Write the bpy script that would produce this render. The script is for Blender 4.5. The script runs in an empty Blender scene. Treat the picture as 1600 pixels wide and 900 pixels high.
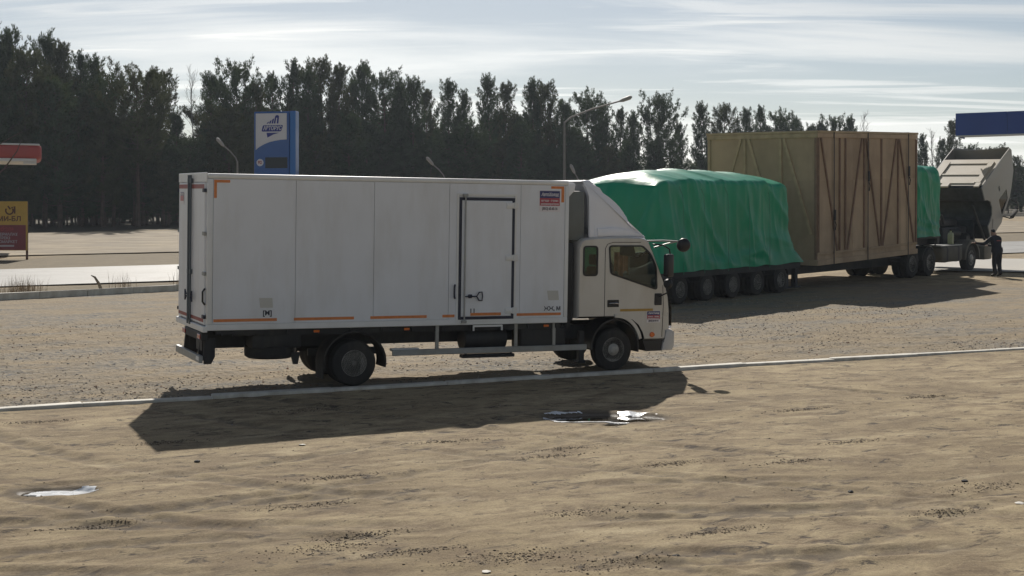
import bpy, bmesh, math, random
import numpy as np
from mathutils import Vector, Matrix, noise as mnoise
from mathutils.geometry import tessellate_polygon
R = math.radians
rnd = random.Random(7)
sc = bpy.context.scene
C = sc.collection

# ------------------------------------------------------------------ camera, sky, sun, exposure
CAMH = 3.38            # eye height above the sloping yard at the camera
SLOPE = 0.0435         # the yard rises away from the camera
cam = bpy.data.cameras.new('camera'); cam_o = bpy.data.objects.new('camera', cam); C.objects.link(cam_o)
cam.sensor_width = 36; cam.lens = 2277 / 1600 * 36; cam.shift_y = -61 / 1600
cam.clip_start = 0.1; cam.clip_end = 3000
cam_o.location = (0, 0, CAMH); cam_o.rotation_euler = (R(90), 0, 0)
sc.camera = cam_o
SUN_EL, SUN_AZ = R(37.5), R(-4.7)      # ahead of the camera, a little left
sun = bpy.data.lights.new('sun', 'SUN'); sun.energy = 5.0; sun.angle = R(0.55); sun.color = (1.0, 0.94, 0.85)
sun_o = bpy.data.objects.new('sun', sun); C.objects.link(sun_o)
sdir = Vector((math.sin(SUN_AZ) * math.cos(SUN_EL), math.cos(SUN_AZ) * math.cos(SUN_EL), math.sin(SUN_EL)))
sun_o.rotation_euler = sdir.to_track_quat('Z', 'Y').to_euler(); sun_o.location = sdir * 50
SKY = 0.06
CLOUD = 1.8
world = bpy.data.worlds.new('World'); sc.world = world; world.use_nodes = True
nt = world.node_tree; N = nt.nodes; L = nt.links; N.clear()
def nd(t, **k):
    n = N.new(t)
    for a, b in k.items(): setattr(n, a, b)
    return n
wo = nd('ShaderNodeOutputWorld'); bg = nd('ShaderNodeBackground'); bg.inputs[1].default_value = SKY
sky = nd('ShaderNodeTexSky', sky_type='NISHITA'); sky.sun_disc = False
sky.sun_elevation = SUN_EL; sky.sun_rotation = SUN_AZ; sky.air_density = 1.0; sky.dust_density = 1.1; sky.ozone_density = 1.0; sky.altitude = 500
tc = nd('ShaderNodeTexCoord'); sep = nd('ShaderNodeSeparateXYZ'); L.new(tc.outputs['Generated'], sep.inputs[0])
def wm(op, a, b):
    n = nd('ShaderNodeMath', operation=op)
    for i, v in enumerate((a, b)):
        if isinstance(v, (int, float)): n.inputs[i].default_value = v
        else: L.new(v, n.inputs[i])
    return n.outputs[0]
zz = wm('ADD', wm('MAXIMUM', sep.outputs[2], 0.0), 0.10)
px = wm('DIVIDE', sep.outputs[0], zz); py = wm('DIVIDE', sep.outputs[1], zz)
cmb = nd('ShaderNodeCombineXYZ'); L.new(px, cmb.inputs[0]); L.new(py, cmb.inputs[1])
def cloud(scale, loc, lo, hi, det=7.0, dist=0.6):
    mp = nd('ShaderNodeMapping'); mp.inputs['Scale'].default_value = scale; mp.inputs['Location'].default_value = loc
    mp.inputs['Rotation'].default_value = (0, 0, R(4)); L.new(cmb.outputs[0], mp.inputs[0])
    n = nd('ShaderNodeTexNoise'); n.inputs['Scale'].default_value = 1.0; n.inputs['Detail'].default_value = det
    n.inputs['Roughness'].default_value = 0.55; n.inputs['Distortion'].default_value = dist; L.new(mp.outputs[0], n.inputs[0])
    r = nd('ShaderNodeMapRange'); r.interpolation_type = 'SMOOTHSTEP'; r.inputs[1].default_value = lo; r.inputs[2].default_value = hi
    L.new(n.outputs[0], r.inputs[0]); return r.outputs[0]
c1 = cloud((0.30, 1.05, 1), (3.1, 1.7, 0), 0.46, 0.64)
c2 = cloud((0.55, 3.4, 1), (8.2, 4.4, 0), 0.52, 0.66, 8.0, 1.2)
cm = wm('MINIMUM', wm('ADD', wm('MULTIPLY', c1, 0.62), wm('MULTIPLY', c2, 0.5)), 0.9)
veil = wm('ADD', wm('MULTIPLY', cm, 0.9), 0.06)
mix = nd('ShaderNodeMix', data_type='RGBA'); L.new(veil, mix.inputs['Factor'])
bw = nd('ShaderNodeRGBToBW'); L.new(sky.outputs[0], bw.inputs[0])
lum = wm('MULTIPLY', bw.outputs[0], CLOUD)                     # clouds take their light from the sky around them
cc = nd('ShaderNodeCombineColor'); L.new(wm('MULTIPLY', lum, 1.0), cc.inputs[0]); L.new(wm('MULTIPLY', lum, 0.995), cc.inputs[1]); L.new(wm('MULTIPLY', lum, 0.96), cc.inputs[2])
L.new(sky.outputs[0], mix.inputs[6]); L.new(cc.outputs[0], mix.inputs[7])
L.new(mix.outputs[2], bg.inputs[0]); L.new(bg.outputs[0], wo.inputs[0])
vs = sc.view_settings; vs.view_transform = 'Standard'; vs.look = 'None'; vs.exposure = 0.02; vs.gamma = 1.0; vs.use_curve_mapping = False
sc.render.engine = 'CYCLES'
sc.cycles.transparent_max_bounces = 12; sc.cycles.max_bounces = 5; sc.cycles.diffuse_bounces = 3; sc.cycles.glossy_bounces = 3

# ------------------------------------------------------------------ materials
MATS = {}
def mat(name, col, rough=0.6, metal=0.0, var=0.0, vscale=3.0, bump=0.0, bscale=30.0, coat=0.0, dirt=None, dirt_amt=0.0, dscale=1.5, spec=0.5, transl=None):
    if name in MATS: return MATS[name]
    m = bpy.data.materials.new(name); m.use_nodes = True; t = m.node_tree; n = t.nodes; l = t.links
    b = n['Principled BSDF']; b.inputs['Roughness'].default_value = rough; b.inputs['Metallic'].default_value = metal
    b.inputs['Coat Weight'].default_value = coat; b.inputs['Specular IOR Level'].default_value = spec
    b.inputs['Base Color'].default_value = (*col, 1)
    co = n.new('ShaderNodeTexCoord')
    src = None
    if var or dirt:
        nz = n.new('ShaderNodeTexNoise'); nz.inputs['Scale'].default_value = vscale; nz.inputs['Detail'].default_value = 6; l.new(co.outputs['Object'], nz.inputs[0])
        mr = n.new('ShaderNodeMapRange'); mr.inputs[1].default_value = .3; mr.inputs[2].default_value = .7; mr.inputs[3].default_value = 1 - var; mr.inputs[4].default_value = 1 + var
        l.new(nz.outputs[0], mr.inputs[0])
        mx = n.new('ShaderNodeMix'); mx.data_type = 'RGBA'; mx.blend_type = 'MULTIPLY'; mx.inputs['Factor'].default_value = 1
        mx.inputs[6].default_value = (*col, 1); l.new(mr.outputs[0], mx.inputs[7]); src = mx.outputs[2]
        if dirt:
            n2 = n.new('ShaderNodeTexNoise'); n2.inputs['Scale'].default_value = dscale; n2.inputs['Detail'].default_value = 8; n2.inputs['Roughness'].default_value = .65
            mp = n.new('ShaderNodeMapping'); mp.inputs['Scale'].default_value = (1, 1, .22); l.new(co.outputs['Object'], mp.inputs[0]); l.new(mp.outputs[0], n2.inputs[0])
            m2 = n.new('ShaderNodeMapRange'); m2.inputs[1].default_value = .45; m2.inputs[2].default_value = .75; m2.inputs[4].default_value = dirt_amt; l.new(n2.outputs[0], m2.inputs[0])
            mx2 = n.new('ShaderNodeMix'); mx2.data_type = 'RGBA'; l.new(m2.outputs[0], mx2.inputs['Factor']); l.new(src, mx2.inputs[6]); mx2.inputs[7].default_value = (*dirt, 1); src = mx2.outputs[2]
        l.new(src, b.inputs['Base Color'])
        mrr = n.new('ShaderNodeMapRange'); mrr.inputs[3].default_value = max(0, rough - .08); mrr.inputs[4].default_value = min(1, rough + .12); l.new(nz.outputs[0], mrr.inputs[0]); l.new(mrr.outputs[0], b.inputs['Roughness'])
    if bump:
        nb = n.new('ShaderNodeTexNoise'); nb.inputs['Scale'].default_value = bscale; nb.inputs['Detail'].default_value = 5; l.new(co.outputs['Object'], nb.inputs[0])
        bp = n.new('ShaderNodeBump'); bp.inputs['Strength'].default_value = bump; bp.inputs['Distance'].default_value = .02; l.new(nb.outputs[0], bp.inputs['Height']); l.new(bp.outputs[0], b.inputs['Normal'])
    if transl:
        tr = n.new('ShaderNodeBsdfTranslucent'); tr.inputs[0].default_value = (*transl[0], 1)
        ms = n.new('ShaderNodeMixShader'); ms.inputs[0].default_value = transl[1]
        l.new(b.outputs[0], ms.inputs[1]); l.new(tr.outputs[0], ms.inputs[2]); l.new(ms.outputs[0], n['Material Output'].inputs[0])
    MATS[name] = m; return m
def glass_mat(name, tint, gloss=0.12):
    m = bpy.data.materials.new(name); m.use_nodes = True; t = m.node_tree; n = t.nodes; l = t.links; n.remove(n['Principled BSDF'])
    tr = n.new('ShaderNodeBsdfTransparent'); tr.inputs[0].default_value = (*tint, 1)
    g = n.new('ShaderNodeBsdfGlossy'); g.inputs['Roughness'].default_value = .02
    f = n.new('ShaderNodeFresnel'); f.inputs[0].default_value = 1.5
    ms = n.new('ShaderNodeMixShader'); l.new(f.outputs[0], ms.inputs[0]); l.new(tr.outputs[0], ms.inputs[1]); l.new(g.outputs[0], ms.inputs[2]); l.new(ms.outputs[0], n['Material Output'].inputs[0])
    MATS[name] = m; return m
DUST = (.30, .24, .16)
white = mat('white_panel', (.80, .815, .85), .38, var=.03, vscale=1.5, dirt=(.52, .49, .44), dirt_amt=.34, dscale=2.2, bump=.10, bscale=1.6)
white2 = mat('white_frame', (.82, .82, .81), .4, var=.03, dirt=(.45, .41, .34), dirt_amt=.3)
cabm = mat('champagne_paint', (.61, .595, .565), .30, metal=.2, var=.03, coat=.5, dirt=DUST, dirt_amt=.35, dscale=2)
deflm = mat('white_plastic', (.88, .88, .92), .35, var=.02, coat=.2)
black = mat('black_chassis', (.018, .018, .02), .6, var=.3, vscale=6, dirt=(.10, .085, .065), dirt_amt=.35, dscale=3)
blackp = mat('black_plastic', (.014, .014, .017), .42, var=.1)
rubber = mat('tyre_rubber', (.022, .021, .021), .82, var=.25, vscale=5, dirt=(.12, .10, .075), dirt_amt=.4, dscale=4)
rimm = mat('rim_grey', (.46, .44, .40), .5, metal=.1, var=.2, vscale=9, dirt=(.10, .085, .06), dirt_amt=.5, dscale=6)
steel = mat('galvanised_steel', (.34, .35, .35), .45, metal=.6, var=.12, vscale=8, dirt=DUST, dirt_amt=.3)
navy = mat('navy_seal', (.018, .022, .045), .5, var=.1)
orange = mat('orange_tape', (.72, .23, .06), .45, var=.12, vscale=14, dirt=(.35, .2, .1), dirt_amt=.3)
yellowt = mat('yellow_tape', (.45, .27, .05), .45, var=.12, vscale=14)
redt = mat('red_tape', (.30, .05, .045), .45, var=.1)
lens_o = mat('indicator_lens', (.75, .16, .02), .2, coat=.5)
lens_r = mat('red_lens', (.4, .02, .02), .2, coat=.5)
glass = glass_mat('window_glass', (.72, .78, .74))

# ------------------------------------------------------------------ mesh builder
class MB:
    def __init__(s): s.bm = bmesh.new()
    def box(s, x0, x1, y0, y1, z0, z1, bev=0, seg=1, M=None):
        r = bmesh.ops.create_cube(s.bm, size=1); vs_ = r['verts']
        for v in vs_: v.co = Vector((x0 + (v.co.x + .5) * (x1 - x0), y0 + (v.co.y + .5) * (y1 - y0), z0 + (v.co.z + .5) * (z1 - z0)))
        out = vs_
        if bev:
            es = list({e for v in vs_ for e in v.link_edges})
            rr = bmesh.ops.bevel(s.bm, geom=es, offset=bev, segments=seg, affect='EDGES', profile=.5)
            out = list({v for f in rr['faces'] for v in f.verts})
        if M is not None: bmesh.ops.transform(s.bm, matrix=M, verts=[v for v in out if v.is_valid])
        return s
    def tube(s, pts, r, n=8, caps=True):
        pts = [Vector(p) for p in pts]; rs = r if isinstance(r, (list, tuple)) else [r] * len(pts)
        rings = []; up = None
        for i, p in enumerate(pts):
            d = (pts[min(i + 1, len(pts) - 1)] - pts[max(i - 1, 0)]).normalized()
            if up is None:
                a = Vector((0, 0, 1)) if abs(d.z) < .9 else Vector((1, 0, 0)); up = d.cross(a).normalized()
            up = (up - d * up.dot(d)).normalized(); w = d.cross(up)
            rings.append([s.bm.verts.new(p + (up * math.cos(2 * math.pi * k / n) + w * math.sin(2 * math.pi * k / n)) * rs[i]) for k in range(n)])
        for a, b in zip(rings, rings[1:]):
            for k in range(n): s.bm.faces.new((a[k], a[(k + 1) % n], b[(k + 1) % n], b[k]))
        if caps: s.bm.faces.new(rings[0][::-1]); s.bm.faces.new(rings[-1])
        return s
    def cyl(s, p0, p1, r, n=12, r2=None): return s.tube([p0, p1], [r, r if r2 is None else r2], n)
    def prism(s, pts, a0, a1, axis='y', bev=0):
        def P(u, v, a): return {'y': (u, a, v), 'x': (a, u, v), 'z': (u, v, a)}[axis]
        A = [s.bm.verts.new(P(u, v, a0)) for u, v in pts]; B = [s.bm.verts.new(P(u, v, a1)) for u, v in pts]
        fs = [s.bm.faces.new(A), s.bm.faces.new(B[::-1])]
        n = len(pts)
        for i in range(n): fs.append(s.bm.faces.new((A[i], B[i], B[(i + 1) % n], A[(i + 1) % n])))
        if bev:
            es = list(set(fs[0].edges) | set(fs[1].edges))
            bmesh.ops.bevel(s.bm, geom=es, offset=bev, segments=2, affect='EDGES', profile=.5)
        return s
    def holed(s, outer, holes, a0, a1, axis='y'):
        def P(u, v, a): return {'y': (u, a, v), 'x': (a, u, v), 'z': (u, v, a)}[axis]
        loops = [outer] + holes
        tris = tessellate_polygon([[Vector((u, v, 0)) for u, v in lp] for lp in loops])
        flat = [q for lp in loops for q in lp]
        A = [s.bm.verts.new(P(u, v, a0)) for u, v in flat]; B = [s.bm.verts.new(P(u, v, a1)) for u, v in flat]
        for t in tris:
            try: s.bm.faces.new([A[i] for i in t]); s.bm.faces.new([B[i] for i in t][::-1])
            except ValueError: pass
        o = 0
        for lp in loops:
            n = len(lp)
            for i in range(n): s.bm.faces.new((A[o + i], A[o + (i + 1) % n], B[o + (i + 1) % n], B[o + i]))
            o += n
        return s
    def lathe(s, prof, c, axis='y', n=28):
        c = Vector(c); rings = []
        for r, h in prof:
            ring = []
            for k in range(n):
                a = 2 * math.pi * k / n; u, v = r * math.cos(a), r * math.sin(a)
                ring.append(s.bm.verts.new(c + Vector({'y': (u, h, v), 'z': (u, v, h), 'x': (h, u, v)}[axis])))
            rings.append(ring)
        for a, b in zip(rings, rings[1:]):
            for k in range(n): s.bm.faces.new((a[k], a[(k + 1) % n], b[(k + 1) % n], b[k]))
        s.bm.faces.new(rings[0][::-1]); s.bm.faces.new(rings[-1]); return s
    def poly(s, pts): s.bm.faces.new([s.bm.verts.new(p) for p in pts]); return s
    def build(s, name, m, parent=None, smooth=35, loc=None, rot=None):
        bmesh.ops.recalc_face_normals(s.bm, faces=s.bm.faces)
        me = bpy.data.meshes.new(name); s.bm.to_mesh(me); s.bm.free()
        return mesh_obj(name, me, m, parent, smooth, loc, rot)
def mesh_obj(name, me, m, parent=None, smooth=35, loc=None, rot=None):
    for q in (m if isinstance(m, (list, tuple)) else [m]): me.materials.append(q)
    if smooth:
        me.polygons.foreach_set('use_smooth', [True] * len(me.polygons)); me.set_sharp_from_angle(angle=R(smooth))
    o = bpy.data.objects.new(name, me); C.objects.link(o)
    if parent: o.parent = parent
    if loc is not None: o.location = loc
    if rot is not None: o.rotation_euler = rot
    return o
def empty(name, loc, rot=(0, 0, 0)):
    o = bpy.data.objects.new(name, None); C.objects.link(o); o.location = loc; o.rotation_euler = rot; o.empty_display_size = .2; return o
def tag(o, label=None, cat=None, group=None, kind=None):
    if label: o['label'] = label
    if cat: o['category'] = cat
    if group: o['group'] = group
    if kind: o['kind'] = kind
    return o
def copy_tree(o, parent=None, loc=None, depth=0):
    c = o.copy(); C.objects.link(c); c.parent = parent
    if loc is not None: c.location = loc
    for ch in list(o.children): copy_tree(ch, c)
    return c
def text(body, size, name, m, parent, loc, rot, bold=0.0, shear=0.0, align='CENTER', xs=1.0, ext=.001):
    cu = bpy.data.curves.new('t', 'FONT'); cu.body = body; cu.size = size; cu.align_x = align; cu.align_y = 'CENTER'; cu.offset = bold; cu.shear = shear; cu.extrude = ext; cu.resolution_u = 3
    ob = bpy.data.objects.new('t', cu); C.objects.link(ob)
    dg = bpy.context.evaluated_depsgraph_get(); me = bpy.data.meshes.new_from_object(ob.evaluated_get(dg))
    C.objects.unlink(ob); bpy.data.objects.remove(ob); bpy.data.curves.remove(cu)
    for v in me.vertices: v.co.x *= xs
    me.materials.clear()
    return mesh_obj(name, me, m, parent, 0, loc, rot)

# ------------------------------------------------------------------ where things stand
TH = R(24.2); TO = Vector((-4.95, 23.58, 1.026)); tc_, ts_ = math.cos(TH), math.sin(TH)      # delivery truck
PH = R(50); RO = Vector((4.83, 41.5, 1.805)); rc_, rs_ = math.cos(PH), math.sin(PH)          # heavy transporter
KERB_Y = -0.42                                                                            # kerb, in the truck's own frame
def gz(x, y): return SLOPE * y
def truck_w(lx, ly): return (TO.x + lx * tc_ - ly * ts_, TO.y + lx * ts_ + ly * tc_)
def ray_w(s, w): return (RO.x + s * rc_ - w * rs_, RO.y + s * rs_ + w * rc_)

# ------------------------------------------------------------------ ground
def vnoise(x, y, seed=0):
    xi = np.floor(x).astype(np.int64); yi = np.floor(y).astype(np.int64); xf = x - xi; yf = y - yi
    u = xf * xf * (3 - 2 * xf); v = yf * yf * (3 - 2 * yf)
    def h(a, b):
        n = (a * 374761393 + b * 668265263 + seed * 1442695041) & 0xffffffff
        n = ((n ^ (n >> 13)) * 1274126177) & 0xffffffff
        return ((n ^ (n >> 16)) & 0xffff) / 65535.0
    return (h(xi, yi) * (1 - u) + h(xi + 1, yi) * u) * (1 - v) + (h(xi, yi + 1) * (1 - u) + h(xi + 1, yi + 1) * u) * v - .5
def fbm(x, y, o=4, seed=0, g=.5):
    r = 0; a = 1
    for i in range(o): r = r + a * vnoise(x * 2 ** i + 17.3 * i, y * 2 ** i - 9.1 * i, seed + i); a *= g
    return r
PUDDLES = [(1.36, 21.3, .68, .46), (-5.05, 16.1, .40, .23)]
RUTS = []
def rut(cx, cy, rad, a0, a1, w=.11, d=.03): RUTS.append((cx, cy, rad, a0, a1, w, d))
rut(2.5, 27.5, 12.3, 205, 300, .13, .035); rut(2.5, 27.5, 14.1, 205, 300, .13, .035); rut(16, 2, 15.5, 95, 165, .13, .035); rut(16, 2, 17.3, 92, 165, .13, .035); rut(-3, 40, 25.5, 245, 300, .13, .035); rut(-3, 40, 27.3, 245, 300, .13, .035); rut(-9.5, 26, 12.2, -70, -12); rut(-9.5, 26, 10.5, -72, -20)
rut(4, -2, 17.0, 55, 118); rut(4, -2, 18.8, 50, 120); rut(30, 60, 43.5, 205, 262); rut(30, 60, 45.4, 205, 262)
rut(-2, 8.0, 6.0, 15, 140, .12, .035); rut(-2, 8, 4.2, 15, 140, .12, .035); rut(14, 42, 26, 200, 262); rut(14, 42, 27.8, 200, 262)
def ground_h(x, y):
    base = SLOPE * np.minimum(y, 220)
    lx = (x - TO.x) * tc_ + (y - TO.y) * ts_; ly = -(x - TO.x) * ts_ + (y - TO.y) * tc_
    near = 1 / (1 + np.exp((y - 45) / 4))
    fore = 1 / (1 + np.exp((ly - KERB_Y) / .12))
    h = .018 * fbm(x * .5, y * .5, 3, 3) + near * (.012 * fbm(lx * .4 + .3 * ly, ly * 1.3, 4, 11, .55))
    h = h + fore * near * ((.007 * np.abs(fbm(lx * .8, ly * 2.2, 4, 21, .6)) - .004) + .006 * fbm(lx * 3.4, ly * 5.5, 4, 31, .75))
    h = h + (1 - fore) * near * (.03 * fbm(lx * 2.2, ly * 3.2, 5, 41, .65))
    rt = 0
    for cx, cy, rad, a0, a1, w, d in RUTS:
        dx, dy = x - cx, y - cy; r_ = np.hypot(dx, dy) - rad; an = np.degrees(np.arctan2(dy, dx)); an = np.where(an < a0 - 180, an + 360, an); an2 = np.where((an < a0) & (an + 360 <= a1 + 10), an + 360, an)
        inside = np.clip((an2 - a0) / 6, 0, 1) * np.clip((a1 - an2) / 6, 0, 1)
        prof = -np.exp(-(r_ / w) ** 2) + .55 * np.exp(-((np.abs(r_) - w * 1.7) / (w * .6)) ** 2)
        tread = .35 * np.sin(an2 * rad * .35) * np.exp(-(r_ / w) ** 2)
        broken = np.clip(.55 + 1.6 * vnoise(x * .45 + 3, y * .45, 71), 0, 1)
        rt = rt + inside * d * broken * 1.25 * (prof + tread)
    h = h + fore * .03 * np.tanh(rt / .03) * .8
    # kerb base kept free
    k = np.exp(-((ly - KERB_Y) / .35) ** 2); h = h * (1 - .5 * k) + .02 * k * fore - .02 * k * (1 - fore)
    h = h - .03 * (1 - fore) * np.exp(-((ly) / 3.0) ** 2) * near
    out = base + h
    for (cx, cy, ax, ay) in PUDDLES:
        q = ((x - cx) / ax) ** 2 + ((y - cy) / ay) ** 2 + .9 * fbm(x * 1.6, y * 2.4, 4, 51)
        wgt = np.clip(1.7 - q, 0, 1); wgt = wgt * wgt * (3 - 2 * wgt)
        lvl = SLOPE * cy - .085 + .034 * np.clip(q, 0, 2) + .3 * h
        out = out * (1 - wgt) + lvl * wgt
    return out
def axis(lo, a, b, hi, st, grow):
    m = np.arange(a, b, st); L_ = []; R_ = []; s = st; p = a
    while p > lo: s *= grow; p -= s; L_.append(p)
    s = st; p = m[-1]
    while p < hi: s *= grow; p += s; R_.append(p)
    return np.concatenate([np.array(L_[::-1]), m, np.array(R_)])
gx = axis(-300, -10.5, 13.5, 300, .055, 1.06); gy = axis(-60, 10.0, 33.0, 380, .05, 1.035)
X, Y = np.meshgrid(gx, gy); Z = ground_h(X, Y)
nx, ny = len(gx), len(gy)
me = bpy.data.meshes.new('ground')
me.vertices.add(nx * ny); me.vertices.foreach_set('co', np.stack([X, Y, Z], -1).ravel().astype(np.float32))
ii = (np.arange(ny - 1)[:, None] * nx + np.arange(nx - 1)[None]).ravel()
quads = np.stack([ii, ii + 1, ii + 1 + nx, ii + nx], -1)
me.loops.add(quads.size); me.loops.foreach_set('vertex_index', quads.ravel().astype(np.int32))
me.polygons.add(len(quads)); me.polygons.foreach_set('loop_start', (np.arange(len(quads)) * 4).astype(np.int32))
me.update(calc_edges=True)
LX = (X - TO.x) * tc_ + (Y - TO.y) * ts_; LY = -(X - TO.x) * ts_ + (Y - TO.y) * tc_
RX, RY = np.cos(R(30)), np.sin(R(30)); D30 = -(X + 14.1) * RY + (Y - 61.6) * RX         # signed distance from the far road edge
wob = fbm(X * .35, Y * .35, 4, 61)
gravel = np.clip((LY - KERB_Y) / .2, 0, 1) * np.clip((52 - Y + 4 * wob) / 6, 0, 1)
verge = np.clip((D30 + .3 + 2.0 * wob), 0, 1) * np.clip((11.5 - D30 + 3 * wob) / 1.5, 0, 1)
verge = np.maximum(verge, np.clip((-(D30) - 10.2 + .8 * wob) * 1.5, 0, 1) * np.clip((Y - 44 - .72 * (X + 14.6) - .2) * 1.5, 0, 1) * np.clip((-4 - X) / 2, 0, 1))
damp = np.zeros_like(X)
for (cx, cy, ax, ay) in PUDDLES:
    q = ((X - cx) / ax) ** 2 + ((Y - cy) / ay) ** 2 + .9 * fbm(X * 1.6, Y * 2.4, 4, 51); damp = np.maximum(damp, np.clip((2.3 - q) / 1.2, 0, 1))
track = np.zeros_like(X)
for cx, cy, rad, a0, a1, w, d in RUTS:
    dx, dy = X - cx, Y - cy; r_ = np.hypot(dx, dy) - rad; an = np.degrees(np.arctan2(dy, dx)); an = np.where((an < a0) & (an + 360 <= a1 + 10), an + 360, an)
    m_ = np.clip((an - a0) / 6, 0, 1) * np.clip((a1 - an) / 6, 0, 1) * np.clip(.55 + 1.7 * vnoise(X * .45 + 3, Y * .45, 71), 0, 1) * np.exp(-(r_ / (w * 1.15)) ** 4)
    track = np.maximum(track, m_ * (.6 + .4 * np.sign(np.sin(an * np.pi / 180 * rad / .09 + np.sign(r_) * 1.2))))
damp = np.maximum(damp, .72 * track * (LY < KERB_Y - .3))
forest = np.clip((D30 - 46 + 5 * wob) / 3, 0, 1)
ca = me.color_attributes.new('zone', 'FLOAT_COLOR', 'POINT')
ca.data.foreach_set('color', np.stack([gravel, verge, damp, forest], -1).ravel().astype(np.float32))
def ground_material():
    m = bpy.data.materials.new('yard_dirt'); m.use_nodes = True; t = m.node_tree; n = t.nodes; l = t.links; b = n['Principled BSDF']
    co = n.new('ShaderNodeTexCoord'); at = n.new('ShaderNodeAttribute'); at.attribute_name = 'zone'
    sp = n.new('ShaderNodeSeparateColor'); l.new(at.outputs['Color'], sp.inputs[0])
    rotm = n.new('ShaderNodeMapping'); rotm.inputs['Rotation'].default_value = (0, 0, -TH); l.new(co.outputs['Object'], rotm.inputs[0])
    def noise(sc_, det=6, ro=.6, scale=(1, 1, 1), dist=0):
        mp = n.new('ShaderNodeMapping'); mp.inputs['Scale'].default_value = scale; l.new(rotm.outputs[0], mp.inputs[0])
        z = n.new('ShaderNodeTexNoise'); z.inputs['Scale'].default_value = sc_; z.inputs['Detail'].default_value = det; z.inputs['Roughness'].default_value = ro; z.inputs['Distortion'].default_value = dist
        l.new(mp.outputs[0], z.inputs[0]); return z.outputs[0]
    def rng(s, a, b_, c=0, d=1):
        r = n.new('ShaderNodeMapRange'); r.inputs[1].default_value = a; r.inputs[2].default_value = b_; r.inputs[3].default_value = c; r.inputs[4].default_value = d; l.new(s, r.inputs[0]); return r.outputs[0]
    def mixc(f, a, b_, mode='MIX'):
        x = n.new('ShaderNodeMix'); x.data_type = 'RGBA'; x.blend_type = mode
        if isinstance(f, float): x.inputs['Factor'].default_value = f
        else: l.new(f, x.inputs['Factor'])
        for i, v in ((6, a), (7, b_)):
            if isinstance(v, tuple): x.inputs[i].default_value = (*v, 1)
            else: l.new(v, x.inputs[i])
        return x.outputs[2]
    big = noise(.35, 5, .55, (1, 1.8, 1)); mid = noise(2.0, 10, .74, (.7, 1.15, 1), .5); fine = noise(38, 5, .8)
    sand = mixc(rng(big, .3, .7), (.285, .220, .126), (.425, .338, .206))
    sand = mixc(rng(mid, .42, .62, 0, 1), sand, (.19, .138, .082))
    sand = mixc(rng(noise(.8, 9, .7, (.6, 1.0, 1), .6), .5, .64, 0, .6), sand, (.20, .15, .09))
    sand = mixc(rng(noise(1.6, 9, .7, (.5, 1.4, 1), .4), .55, .70, 0, .7), sand, (.48, .395, .255))
    clod = noise(3.2, 10, .78, (.6, 1.2, 1), .8)
    sand = mixc(rng(clod, .55, .62), sand, (.075, .057, .042))
    sand = mixc(1.0, sand, rng(fine, .25, .75, .62, 1.34), 'MULTIPLY')
    vo = n.new('ShaderNodeTexVoronoi'); vo.inputs['Scale'].default_value = 11; l.new(rotm.outputs[0], vo.inputs[0])
    vcol = n.new('ShaderNodeSeparateColor'); l.new(vo.outputs['Color'], vcol.inputs[0])
    gcol = mixc(vcol.outputs[0], (.15, .137, .115), (.28, .236, .172)); gcol = mixc(rng(vcol.outputs[1], .8, .95), gcol, (.11, .11, .11))
    gm = noise(.55, 6, .6, (.6, 1.6, 1)); base2 = mixc(rng(gm, .42, .62), mixc(rng(mid, .4, .7), (.29, .226, .14), (.19, .148, .097)), gcol)
    col = mixc(sp.outputs[0], sand, base2)
    col = mixc(sp.outputs[1], col, mixc(rng(mid, .3, .7), (.13, .105, .065), (.22, .175, .11)))
    col = mixc(at.outputs['Alpha'], col, (.075, .062, .04))
    col = mixc(sp.outputs[2], col, (.10, .08, .06))
    l.new(col, b.inputs['Base Color'])
    rr = n.new('ShaderNodeMath'); rr.operation = 'MULTIPLY_ADD'; l.new(rng(sp.outputs[2], .85, 1.0), rr.inputs[0]); rr.inputs[1].default_value = -.45; rr.inputs[2].default_value = .92; l.new(rr.outputs[0], b.inputs['Roughness'])
    b.inputs['Specular IOR Level'].default_value = .25
    hs = n.new('ShaderNodeMath'); hs.operation = 'ADD'; l.new(noise(11, 10, .82, (.75, 1.15, 1)), hs.inputs[0])
    vm = n.new('ShaderNodeMath'); vm.operation = 'MULTIPLY'; l.new(vo.outputs['Distance'], vm.inputs[0]); l.new(sp.outputs[0], vm.inputs[1]); l.new(vm.outputs[0], hs.inputs[1])
    bp = n.new('ShaderNodeBump'); bp.inputs['Strength'].default_value = .7; bp.inputs['Distance'].default_value = .03; l.new(hs.outputs[0], bp.inputs['Height']); l.new(bp.outputs[0], b.inputs['Normal'])
    return m
ground = mesh_obj('ground', me, ground_material(), None, 0); me.polygons.foreach_set('use_smooth', [True] * len(me.polygons))
tag(ground, kind='structure')
def hgt(x, y): return float(ground_h(np.array([float(x)]), np.array([float(y)]))[0])

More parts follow.
